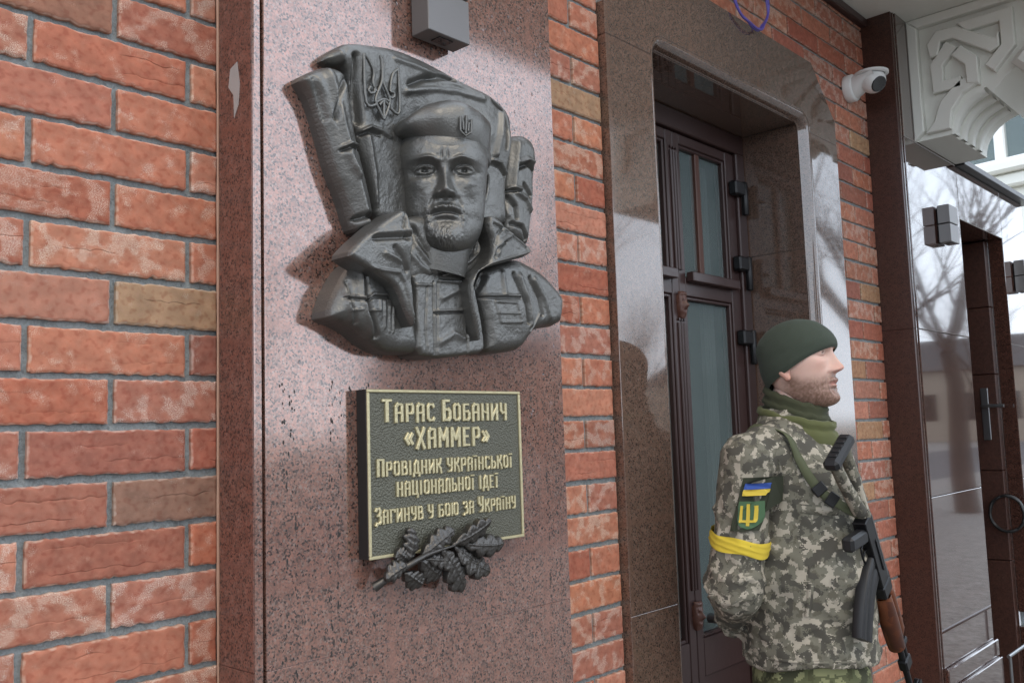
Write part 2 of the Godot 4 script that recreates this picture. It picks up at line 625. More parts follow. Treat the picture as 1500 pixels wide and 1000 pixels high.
func brick_mesh(w: float, h: float, sd: int, tile: int, fine: bool, cut: float, tint: Color) -> ArrayMesh:
	var r := RandomNumberGenerator.new()
	r.seed = sd
	var nz := noise(sd, 1.0, 2)
	var cracks := []
	if fine:
		var k := [0, 0, 1, 1, 2, 2][r.randi() % 6] as int
		for i in k:
			var a := r.randf_range(0.0, w * 0.55)
			cracks.append({"c": (i + 0.65 + r.randf_range(-0.15, 0.15)) / (k + 0.3), "a": a, "b": a + r.randf_range(0.06, w), "s": r.randf_range(-0.07, 0.05), "d": r.randf_range(0.0010, 0.0024)})
	var vs := [0.0, 0.03, 0.07]
	var steps := 8 if fine else 2
	for i in range(1, steps):
		vs.append(float(i) / steps)
	vs.append_array([0.93, 0.97, 1.0])
	for c in cracks:
		vs.append_array([c.c - 0.011, c.c, c.c + 0.011])
	vs.sort()
	var nx := maxi(5, int(w / (0.007 if fine else 0.03)))
	var us := [0.0, 0.0022, 0.005]
	for i in range(1, nx):
		us.append(w * i / nx)
	us.append_array([w - 0.005, w - 0.0022, w])
	us.sort()
	var v := PackedVector3Array()
	var uv := PackedVector2Array()
	var col := PackedColorArray()
	var id := PackedInt32Array()
	var tu := float(tile % 4) / 4.0
	var tv := float(tile / 4) / 4.0
	var flipu := r.randf() < 0.5
	for f: float in vs:
		for x: float in us:
			var lo := 0.0
			var ylo := 0.0
			var hi := 1.0
			var yhi := h
			var depth := 0.0
			for c in cracks:
				var yc: float = h * c.c + c.s * (x - w / 2) * (h * 4.0) * 0.25 + nz.get_noise_2d(x * 34.0, c.c * 50.0) * 0.005
				yc = clampf(yc, h * (c.c - 0.12), h * (c.c + 0.12))
				if f >= c.c - 0.0001:
					lo = c.c
					ylo = yc
				if f <= c.c + 0.0001:
					hi = c.c
					yhi = yc
					break
			var y := ylo if hi - lo < 0.0002 else lerpf(ylo, yhi, (f - lo) / (hi - lo))
			for c in cracks:
				if absf(f - c.c) < 0.0002:
					depth = c.d * smoothstep(c.a, c.a + 0.02, x) * (1.0 - smoothstep(c.b - 0.03, c.b, x)) * clampf(0.75 + nz.get_noise_2d(x * 130.0, 9.0), 0.0, 1.2)
			var e := minf(minf(x, w - x), minf(y, h - y))
			var round_off := 0.0026 * pow(clampf(1.0 - e / 0.0034, 0.0, 1.0), 2.0)
			var z := nz.get_noise_2d(x * 55.0, y * 55.0) * 0.0005 + nz.get_noise_2d(x * 240.0 + 40.0, y * 240.0) * 0.0004 - depth - round_off
			var px := x
			var py := y
			if y < 0.008:
				py += nz.get_noise_2d(x * 60.0, 3.0) * 0.0026 + maxf(0.0, nz.get_noise_2d(x * 150.0, 5.0) - 0.25) * 0.006
			if y > h - 0.008:
				py += nz.get_noise_2d(x * 60.0, 17.0) * 0.0022
			if x < 0.006 or x > w - 0.006:
				px += nz.get_noise_2d(y * 60.0, 27.0) * 0.0013
			v.append(Vector3(px, py, z))
			var gu := clampf((x + cut) / 0.24, 0.004, 0.996)
			uv.append(Vector2(tu + (1.0 - gu if flipu else gu) * 0.25, tv + clampf(1.0 - y / h, 0.01, 0.99) * 0.25))
			col.append(tint)
	var n := us.size()
	var rows := vs.size()
	for j in rows - 1:
		for i in n - 1:
			var q := j * n + i
			id.append_array([q, q + n + 1, q + 1, q, q + n, q + n + 1])
	# the four sides run back into the mortar
	var rim := PackedInt32Array()
	for i in n:
		rim.append(i)
	for j in range(1, rows):
		rim.append(j * n + n - 1)
	for i in range(n - 2, -1, -1):
		rim.append((rows - 1) * n + i)
	for j in range(rows - 2, 0, -1):
		rim.append(j * n)
	var first := v.size()
	for i in rim:
		v.append(v[i])
		uv.append(uv[i])
		col.append(tint)
		v.append(Vector3(v[i].x, v[i].y, -0.03))
		uv.append(uv[i])
		col.append(tint)
	for k in rim.size():
		var a := first + k * 2
		var b := first + ((k + 1) % rim.size()) * 2
		id.append_array([a, b, b + 1, a, b + 1, a + 1])
	var m := indexed(v, id, col)
	var arr := m.surface_get_arrays(0)
	arr[Mesh.ARRAY_TEX_UV] = uv
	var m2 := ArrayMesh.new()
	m2.add_surface_from_arrays(Mesh.PRIMITIVE_TRIANGLES, arr)
	return m2

func build_wall() -> void:
	var wall := thing("brick_wall", "red brick facade with grey mortar joints around the granite pilaster and doorway", "brick wall", Vector3(0, GROUND, 0))
	# mortar bed, set back from the brick faces, in four blocks round the doorway
	for b in [[-2.5, 1.95, GROUND, 2.6], [1.95, 3.74, 1.25, 2.6], [3.10, 3.74, GROUND, 1.25], [1.95, 2.14, GROUND, 1.25]]:
		obj("mortar", box(Vector3(b[0], b[2] - GROUND, -0.30), Vector3(b[1], b[3] - GROUND, -0.009)), "mortar", wall)
	var list := []
	var y0 := 0.719
	for k in range(-18, 30):
		for zone in 3:
			# zone 0: left of the pilaster, 1: between pilaster and door surround, 2: right of and above the door
			var off := 0.0 if zone < 2 else -0.0225
			var top := y0 - COURSE * k + off
			var yb := top - COURSE
			var par := 0.0 if posmod(k, 2) == 1 else 0.125
			var x0 := 0.4966 + par
			var lim := [-2.45, 0.797]
			if zone == 1:
				x0 = 1.784 + par - 0.125 * 0.0
				lim = [1.10, 1.901]
			elif zone == 2:
				x0 = 3.42 + par
				var surround := 3.352
				if yb > 1.31 - 0.03:
					surround = 1.93
				elif top > 1.13:
					surround = lerpf(3.345, 3.17, clampf((yb - 1.13) / 0.186, 0.0, 1.0))
				lim = [surround, 3.735]
			if top > 2.55 or yb < GROUND:
				continue
			for i in range(-14, 14):
				var xa := x0 + 0.25 * i
				var a := maxf(xa + JOINT / 2, lim[0])
				var b := minf(xa + 0.25 - JOINT / 2, lim[1])
				if b - a < 0.018:
					continue
				list.append([a, b, yb + JOINT / 2, top - JOINT / 2, a - (xa + JOINT / 2), zone, k])
	# bricks the photograph shows come first
	var shown := []
	var rest := []
	for q in list:
		var c := Vector3((q[0] + q[1]) / 2, (q[2] + q[3]) / 2, 0)
		var near: bool = (q[5] == 0 and q[0] > 0.1 and absf(c.y - 0.12) < 0.95) or (q[5] == 1 and q[1] > 1.6 and absf(c.y - 0.2) < 1.35) or (q[5] == 2 and (c.x > 3.3 or c.x > 2.2 and c.y < 1.9) and c.y > -1.25 and c.y < 1.9)
		(shown if near else rest).append(q)
	var pick := RandomNumberGenerator.new()
	pick.seed = 4
	var tones := [Color(1, 1, 1), Color(0.84, 0.88, 0.90), Color(1.08, 1.0, 0.95), Color(0.92, 0.82, 0.77), Color(1.06, 1.08, 1.06)]
	var known := {"0,0": 4, "1,2": 1, "2,1": 0, "4,1": 14, "6,2": 4, "7,1": 1, "7,0": 6, "8,2": 9, "10,2": 5, "11,1": 3}
	var count := 0
	for q in shown:
		var tile := pick.randi() % TILES
		if tile in [4, 5, 12] and pick.randf() < 0.6:
			tile = [3, 9, 14][tile % 3]
		var key := "%d,%d" % [q[6], int(round((q[0] - 0.12) / 0.25))]
		if q[5] == 0 and known.has(key):
			tile = known[key]
		if q[5] == 1 and posmod(q[6], 3) == 0:
			tile = [14, 3, 9][posmod(q[6], 9) / 3]
		var tint: Color = tones[pick.randi() % 5]
		var jy := pick.randf_range(-0.0012, 0.0012)
		var m := brick_mesh(q[1] - q[0], q[3] - q[2], 1000 + count, tile, q[5] < 2 or q[0] > 3.3, q[4], tint)
		var o := obj("brick" if count == 0 else "brick_%03d" % count, m, "brick", wall, Vector3(q[0], q[2] - GROUND + jy, pick.randf_range(-0.0015, 0.0015)))
		o.rotation.z = pick.randf_range(-0.004, 0.004)
		count += 1
		if count >= 300:
			break
	var st := SurfaceTool.new()
	st.begin(Mesh.PRIMITIVE_TRIANGLES)
	for q in rest:
		var m := brick_mesh(q[1] - q[0], q[3] - q[2], 5000 + count, pick.randi() % TILES, false, q[4], tones[pick.randi() % 5])
		st.append_from(m, 0, Transform3D(Basis(), Vector3(q[0], q[2] - GROUND, 0)))
		count += 1
	var field := obj("brickwork", st.commit(), "brick", wall)
	field.set_meta("kind", "stuff")

func build_pilaster() -> void:
	var p := thing("granite_pilaster", "tall polished pink granite pilaster carrying the bronze portrait and plaque", "pilaster", Vector3(1.18, GROUND, 0))
	var o := Vector3(-1.18, -GROUND, 0)
	for b in [[-1.5, -0.3562], [-0.3558, 1.30], [1.3004, 2.6]]:
		obj("facing_slab", box(Vector3(0.8192, b[0], 0.07) + o, Vector3(1.566, b[1], 0.110) + o, 0.0012), "pink_granite", p)
		obj("side_slab", box(Vector3(0.800, b[0], -0.02) + o, Vector3(0.8165, b[1], 0.104) + o, 0.0012), "honed_granite", p)
		obj("side_slab", box(Vector3(1.55, b[0], -0.02) + o, Vector3(1.566, b[1], 0.069) + o, 0.001), "honed_granite", p)
	obj("edge_strip", box(Vector3(0.8003, -1.5, 0.1042) + o, Vector3(0.8150, 2.6, 0.1085) + o, 0.002), "pink_granite", p)
	# specks of grime in rows where rain runs down
	var sp := start()
	add_lathe(sp, [Vector2(1.0, 0.0), Vector2(0.8, 0.5), Vector2(0.0, 0.6)], 6, Transform3D(Basis(Vector3.RIGHT, Vector3.BACK, Vector3.DOWN), Vector3.ZERO))
	var mm := MultiMesh.new()
	mm.transform_format = MultiMesh.TRANSFORM_3D
	mm.mesh = done(sp)
	mm.instance_count = 900
	var r := RandomNumberGenerator.new()
	r.seed = 66
	var runs := [0.853, 0.872, 0.945, 0.962, 0.985, 1.03, 1.10, 1.19, 1.31, 1.42, 1.455, 1.50, 1.535]
	for i in 900:
		var k: float = runs[r.randi() % runs.size()]
		var yy := -0.75 + 0.85 * pow(r.randf(), 0.8)
		var s := r.randf_range(0.0006, 0.0022)
		mm.set_instance_transform(i, Transform3D(Basis().scaled(Vector3(s, s * r.randf_range(1.0, 2.6), 0.0004)), Vector3(k + r.randfn(0.0, 0.0022) + 0.004 * sin(yy * 9.0 + k * 40.0), yy, 0.1100) + o))
	var specks := MultiMeshInstance3D.new()
	specks.multimesh = mm
	specks.material_override = M["grime"]
	specks.name = "grime_specks"
	p.add_child(specks)
	specks.set_meta("kind", "stuff")
	obj("core", box(Vector3(0.8168, -1.5, -0.02) + o, Vector3(1.549, 2.6, 0.0695) + o), "mortar", p)
	# bead of silicone where the side meets the brick, with ragged lumps at the joints
	var path := PackedVector3Array()
	var rad := []
	var nz := noise(5, 9.0, 2)
	for i in 160:
		var y := -1.5 + 4.0 * i / 159.0
		path.append(Vector3(0.7985, y, 0.0005) + o)
		rad.append(0.0026 + 0.0012 * nz.get_noise_1d(y))
	obj("sealant_bead", tube(path, rad, 8), "silicone", p)
	# a torn strip of clear tape and a smear of sealant left on the side slab
	var t := Transform3D(Basis(Vector3(0, 0, -1), Vector3.UP, Vector3(-1, 0, 0)), Vector3(0.7995, 0, 0) + o)
	obj("tape_scrap", prism(p2([-0.062, 0.635, -0.040, 0.628, -0.034, 0.598, -0.050, 0.580, -0.052, 0.540, -0.066, 0.560, -0.070, 0.595]), 0.0006, t), "tape", p)

func slab_with_arch() -> PackedVector2Array:
	# lintel of the door surround: outer corners cut, opening corners rounded
	var a := PackedVector2Array()
	for q in [[1.905, 1.041], [1.905, 1.13], [2.085, 1.316], [3.172, 1.316], [3.352, 1.13], [3.352, 1.041]]:
		a.append(Vector2(q[0], q[1]))
	a.append(Vector2(3.125, 1.041))
	for i in 7:
		var t := PI / 2 * i / 6.0
		a.append(Vector2(3.060 + 0.065 * cos(t), 1.045 + 0.065 * sin(t)))
	for i in 7:
		var t := PI / 2 + PI / 2 * i / 6.0
		a.append(Vector2(2.180 + 0.065 * cos(t), 1.045 + 0.065 * sin(t)))
	a.append(Vector2(2.115, 1.041))
	return a

func build_door_surround() -> void:
	var p := thing("door_surround", "brown polished granite doorway surround with rounded inner corners", "door surround", Vector3(2.62, GROUND, 0))
	var o := Vector3(-2.62, -GROUND, 0)
	var t := Transform3D(Basis(), o + Vector3(0, 0, -0.02))
	for x in [[1.905, 2.115], [3.125, 3.352]]:
		var lo := -1.5
		for hi: float in [-0.46, 1.040]:
			obj("facing_slab", box(Vector3(x[0], lo, -0.02) + o, Vector3(x[1], hi - 0.0003, 0.022) + o, 0.0012), "brown_granite", p)
			lo = hi
	obj("lintel_slab", prism(slab_with_arch(), 0.042, t, 0.002), "brown_granite", p)
	# rounded lip that runs up one side of the opening, over and down the other
	var path := []
	path.append([Vector2(2.115, -1.5), Vector2(1, 0)])
	path.append([Vector2(2.115, 1.045), Vector2(1, 0)])
	for i in range(1, 7):
		var a := PI - PI / 2 * i / 6.0
		path.append([Vector2(2.180 + 0.065 * cos(a), 1.045 + 0.065 * sin(a)), Vector2(-cos(a), -sin(a))])
	for i in 7:
		var a := PI / 2 - PI / 2 * i / 6.0
		path.append([Vector2(3.060 + 0.065 * cos(a), 1.045 + 0.065 * sin(a)), Vector2(-cos(a), -sin(a))])
	path.append([Vector2(3.125, -1.5), Vector2(-1, 0)])
	var rows := []
	for q in path:
		var r := PackedVector3Array()
		var prof := [[0.0, 0.0205], [0.002, 0.0215], [0.010, 0.0200], [0.018, 0.0150], [0.0245, 0.0065], [0.0275, -0.004], [0.0290, -0.0080], [0.0305, -0.0090], [0.0305, -0.012]]
		for s in prof:
			var w: Vector2 = q[0] + q[1] * s[0]
			r.append(Vector3(w.x, w.y, s[1]) + o)
		rows.append(r)
	var st := start()
	add_grid(st, rows, false, true)
	obj("rounded_lip", done(st), "brown_granite", p)
	# reveal: side linings and ceiling of the recess
	obj("reveal_slab", box(Vector3(2.03, -1.5, -0.27) + o, Vector3(2.143, 1.0765, -0.0125) + o, 0.001), "brown_granite", p)
	obj("reveal_slab", box(Vector3(3.0965, -1.5, -0.27) + o, Vector3(3.21, 0.62, -0.0125) + o, 0.001), "brown_granite", p)
	obj("reveal_slab", box(Vector3(3.0965, 0.621, -0.27) + o, Vector3(3.21, 1.0765, -0.0125) + o, 0.001), "brown_granite", p)
	obj("reveal_ceiling", box(Vector3(2.03, 1.0775, -0.27) + o, Vector3(3.21, 1.19, -0.0125) + o, 0.001), "brown_granite", p)
	obj("threshold", box(Vector3(2.144, -1.5, -0.30) + o, Vector3(3.095, -1.44, 0.06) + o, 0.006), "brown_granite", p)

func build_door() -> void:
	var p := thing("entrance_door", "dark brown glazed double door set back in the granite recess", "door", Vector3(2.62, GROUND, -0.24))
	var o := Vector3(-2.62, -GROUND, 0.0)
	var st: SurfaceTool
	obj("head_frame", box(Vector3(2.145, 1.005, -0.06) + o, Vector3(3.094, 1.076, 0.012) + o, 0.004), "door_paint", p)
	obj("side_frame", box(Vector3(3.035, -1.44, -0.06) + o, Vector3(3.094, 1.004, 0.012) + o, 0.004), "door_paint", p)
	obj("side_frame", box(Vector3(2.145, -1.44, -0.06) + o, Vector3(2.205, 1.004, 0.012) + o, 0.004), "door_paint", p)
	for s: float in [1.0, -1.0]:
		var leaf := Node3D.new()
		leaf.name = "door_leaf"
		p.add_child(leaf, true)
		var mid := 2.6195
		var f := func(a: float, b: float, y0: float, y1: float, z0: float, z1: float) -> ArrayMesh:
			var xa: float = mid + s * a
			var xb: float = mid + s * b
			return box(Vector3(minf(xa, xb), y0, z0) + o, Vector3(maxf(xa, xb), y1, z1) + o, 0.003)
		obj("stile", f.call(0.001, 0.042, -1.43, 1.0, -0.05, 0.0), "door_paint", leaf)
		obj("stile", f.call(0.352, 0.413, -1.43, 1.0, -0.05, 0.0), "door_paint", leaf)
		obj("rail", f.call(0.0425, 0.3515, 0.965, 1.0, -0.05, -0.001), "door_paint", leaf)
		obj("rail", f.call(0.0425, 0.3515, 0.440, 0.505, -0.05, -0.001), "door_paint", leaf)
		obj("rail", f.call(0.0425, 0.3515, -0.80, -0.68, -0.05, -0.001), "door_paint", leaf)
		obj("rail", f.call(0.0425, 0.3515, -1.43, -1.30, -0.05, -0.001), "door_paint", leaf)
		obj("drip_rail", f.call(0.046, 0.362, 0.487, 0.520, 0.0005, 0.030), "door_paint", leaf)
		obj("glazing_bar", f.call(0.160, 0.188, 0.5055, 0.9645, -0.036, -0.010), "door_carving", leaf)
		# moulded beads round each pane
		for b in [[0.0425, 0.054, 0.5055, 0.9645], [0.340, 0.3515, 0.5055, 0.9645], [0.0545, 0.3395, 0.953, 0.9645], [0.0425, 0.054, -0.6795, 0.4395], [0.340, 0.3515, -0.6795, 0.4395], [0.0545, 0.3395, 0.428, 0.4395], [0.0545, 0.3395, -0.6795, -0.668]]:
			obj("glazing_bead", f.call(b[0], b[1], b[2], b[3], -0.030, -0.006), "door_paint", leaf)
		obj("pane", f.call(0.0542, 0.3398, 0.5058, 0.9528, -0.026, -0.022), "glass", leaf)
		obj("pane", f.call(0.0542, 0.3398, -0.6678, 0.4278, -0.026, -0.022), "glass", leaf)
		obj("lower_panel", f.call(0.0427, 0.3513, -1.2995, -0.8005, -0.04, -0.012), "door_paint", leaf)
		if s > 0:
			for y: float in [0.865, 0.585, 0.315, -0.9]:
				var h := Node3D.new()
				h.name = "hinge"
				leaf.add_child(h, true)
				obj("leaf_plate", box(Vector3(2.985, y - 0.025, 0.0005) + o, Vector3(3.052, y + 0.028, 0.034) + o, 0.006), "black_metal", h)
				st = start()
				add_lathe(st, [Vector2(0.0, -0.095), Vector2(0.010, -0.094), Vector2(0.012, -0.09), Vector2(0.012, 0.026), Vector2(0.010, 0.03), Vector2(0.0, 0.03)], 12, Transform3D(Basis(), Vector3(3.058, y, 0.026) + o))
				obj("barrel", done(st), "black_metal", h)
	# three reeds down the meeting stiles, carved grotesque heads at each end, pull handle
	for y in [[0.525, 0.93], [-0.52, 0.345]]:
		for i in 3:
			st = start()
			add_tube(st, PackedVector3Array([Vector3(2.6035 + 0.016 * i, y[0], 0.002) + o, Vector3(2.6035 + 0.016 * i, y[1], 0.002) + o]), [0.0062], 8)
			add_tube(st, PackedVector3Array([Vector3(2.6035 + 0.016 * i, y[1] + 0.012, 0.0) + o, Vector3(2.6035 + 0.016 * i, y[1] + 0.012, 0.006) + o]), [0.005], 8)
			obj("reed", done(st), "door_paint", p)
	for y: float in [0.405, -0.60]:
		var ch := obj("carved_head", carved_head(), "door_carving", p, Vector3(2.622, y, 0.0) + o)
		ch.scale = Vector3(0.8, 0.9, 0.7)
	st = start()
	add_tube(st, smooth_path([Vector3(2.70, -0.62, 0.0) + o, Vector3(2.70, -0.62, 0.055) + o, Vector3(2.72, -0.625, 0.07) + o, Vector3(2.86, -0.60, 0.07) + o]), [0.016], 10)
	obj("pull_handle", done(st), "steel", p)
	# net curtains and the dim room behind the panes
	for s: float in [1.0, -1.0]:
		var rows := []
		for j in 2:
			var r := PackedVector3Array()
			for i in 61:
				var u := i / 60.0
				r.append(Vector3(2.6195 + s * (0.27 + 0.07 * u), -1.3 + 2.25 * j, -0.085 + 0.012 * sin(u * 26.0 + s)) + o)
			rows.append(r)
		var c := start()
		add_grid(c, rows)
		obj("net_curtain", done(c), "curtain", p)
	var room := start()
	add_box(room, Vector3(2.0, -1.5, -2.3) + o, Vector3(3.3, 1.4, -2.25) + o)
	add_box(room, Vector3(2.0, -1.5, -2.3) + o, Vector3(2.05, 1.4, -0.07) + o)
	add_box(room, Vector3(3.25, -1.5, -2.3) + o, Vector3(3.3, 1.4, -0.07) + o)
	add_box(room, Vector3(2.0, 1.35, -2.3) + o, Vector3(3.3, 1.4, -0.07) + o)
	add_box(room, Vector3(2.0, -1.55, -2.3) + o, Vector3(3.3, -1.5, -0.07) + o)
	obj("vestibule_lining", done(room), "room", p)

func carved_head() -> ArrayMesh:
	var nz := noise(77, 1.0, 2)
	var rows := []
	for j in 25:
		var r := PackedVector3Array()
		var v := j / 24.0
		for i in 21:
			var u := i / 20.0 * 2.0 - 1.0
			var w := 0.030 * (1.0 - 0.35 * pow(absf(v - 0.55) * 2.0, 3.0))
			var y := (v - 0.5) * 0.10
			var z := 0.030 * sqrt(maxf(0.0, 1.0 - u * u)) * (0.55 + 0.6 * sin(v * PI))
			z += 0.016 * exp(-pow(u / 0.22, 2) - pow((v - 0.48) / 0.10, 2)) - 0.012 * exp(-pow((absf(u) - 0.42) / 0.16, 2) - pow((v - 0.62) / 0.06, 2)) - 0.012 * exp(-pow(u / 0.35, 2) - pow((v - 0.30) / 0.035, 2)) + 0.010 * exp(-pow(v - 0.93, 2) / 0.004)
			z += 0.004 * nz.get_noise_2d(u * 3.0, v * 6.0)
			r.append(Vector3(u * w, y, maxf(z, -0.004)))
		rows.append(r)
	var st := start()
	add_grid(st, rows, false, true)
	return done(st)

# ---- the granite portal to the right
func build_portal() -> void:
	var p := thing("granite_portal", "dark red polished granite portal projecting right of the brick strip", "portal", Vector3(4.6, GROUND, 0))
	var o := Vector3(-4.6, -GROUND, 0)
	obj("side_slab", box(Vector3(3.735, -1.5, -0.3) + o, Vector3(3.752, 0.36, 0.122) + o, 0.001), "honed_dark_granite", p)
	obj("side_slab", box(Vector3(3.735, 0.361, -0.3) + o, Vector3(3.752, 1.70, 0.122) + o, 0.001), "honed_dark_granite", p)
	obj("edge_strip", box(Vector3(3.7525, -1.5, 0.05) + o, Vector3(3.765, 1.70, 0.126) + o, 0.002), "red_granite", p)
	for y in [[-1.5, -1.02], [-0.949, -0.30], [-0.299, 0.36], [0.361, 1.142]]:
		obj("facing_slab", box(Vector3(3.768, y[0], 0.06) + o, Vector3(4.405, y[1], 0.130 if y[0] > -1.4 else 0.16) + o, 0.0025), "red_granite", p)
		obj("facing_slab", box(Vector3(5.075, y[0], 0.06) + o, Vector3(5.50, y[1], 0.130 if y[0] > -1.4 else 0.16) + o, 0.0025), "red_granite", p)
	obj("facing_slab", box(Vector3(3.768, 1.143, 0.06) + o, Vector3(4.405, 1.70, 0.130) + o, 0.0025), "red_granite", p)
	obj("lintel_slab", box(Vector3(4.406, 0.898, 0.06) + o, Vector3(5.074, 1.142, 0.130) + o, 0.0025), "red_granite", p)
	obj("plinth_ledge", box(Vector3(3.77, -1.019, 0.02) + o, Vector3(4.42, -0.95, 0.145) + o, 0.004), "red_granite", p)
	obj("cornice", box(Vector3(4.406, 1.1425, 0.0) + o, Vector3(5.56, 1.172, 0.17) + o, 0.003), "black_metal", p)
	for s in [[4.380, 4.4045], [5.0755, 5.10]]:
		obj("reveal_slab", box(Vector3(s[0], -1.5, -0.55) + o, Vector3(s[1], 0.897, 0.0595) + o, 0.001), "red_granite", p)
	var y := -1.5
	for hi: float in [-0.70, -0.26, 0.22, 0.56, 0.897]:
		obj("reveal_panel", box(Vector3(5.045, y, -0.55) + o, Vector3(5.075, hi - 0.004, 0.052) + o, 0.003), "honed_dark_granite", p)
		y = hi
	obj("reveal_ceiling", box(Vector3(4.405, 0.8985, -0.55) + o, Vector3(5.075, 0.93, 0.0595) + o), "red_granite", p)
	obj("back_panel", box(Vector3(4.38, -1.5, -0.60) + o, Vector3(5.10, 0.93, -0.551) + o), "door_paint", p)
	obj("core", box(Vector3(3.7525, -1.5, -0.3) + o, Vector3(4.379, 1.70, 0.0495) + o), "mortar", p)
	obj("core", box(Vector3(5.101, -1.5, -0.3) + o, Vector3(5.50, 1.14, 0.0595) + o), "mortar", p)
	obj("core", box(Vector3(4.38, 0.931, -0.3) + o, Vector3(5.10, 1.14, 0.0595) + o), "mortar", p)
	# the white building that closes the view beyond the portal
	var st := start()
	var lever := thing("door_lever", "small steel lever handle on the wall inside the dark portal", "handle", Vector3(5.044, 0.02, -0.005))
	add_box(st, Vector3(-0.008, -0.13, -0.018), Vector3(0.0, 0.13, 0.018), 0.003)
	obj("back_plate", done(st), "steel", lever)
	st = start()
	add_tube(st, smooth_path([Vector3(-0.002, 0.04, 0), Vector3(-0.05, 0.04, 0), Vector3(-0.056, 0.04, 0.02), Vector3(-0.056, 0.038, 0.10)]), [0.009], 8)
	obj("lever", done(st), "steel", lever)
	# coil of cable hung in the portal
	st = start()
	var path := []
	var rr := RandomNumberGenerator.new()
	rr.seed = 3
	for i in 61:
		var a := TAU * i / 15.0
		path.append(Vector3(-0.012 - 0.02 * rr.randf(), 0.085 * sin(a) * (1.0 + 0.06 * rr.randf()), 0.075 * cos(a) * (1.0 + 0.06 * rr.randf())))
	add_tube(st, smooth_path(path, 3), [0.0065], 7)
	var coil := obj("cable_coil", done(st), "black_cable", null, Vector3(5.04, -0.47, 0.06))
	tag(coil, "black cable coiled into a loop inside the dark portal", "cable")
	# rail in the lower corner
	var rail := thing("handrail", "slim steel handrail running along the foot of the granite portal", "handrail", Vector3(4.6, GROUND, 0.30))
	st = start()
	add_tube(st, PackedVector3Array([Vector3(-0.62, 0.58, 0), Vector3(1.3, 0.58, 0)]), [0.007], 12)
	obj("bar", done(st), "steel", rail)
	for x: float in [-0.6, 0.3, 1.2]:
		st = start()
		add_tube(st, PackedVector3Array([Vector3(x, 0, 0), Vector3(x, 0.574, 0)]), [0.006], 10)
		obj("post", done(st), "steel", rail)

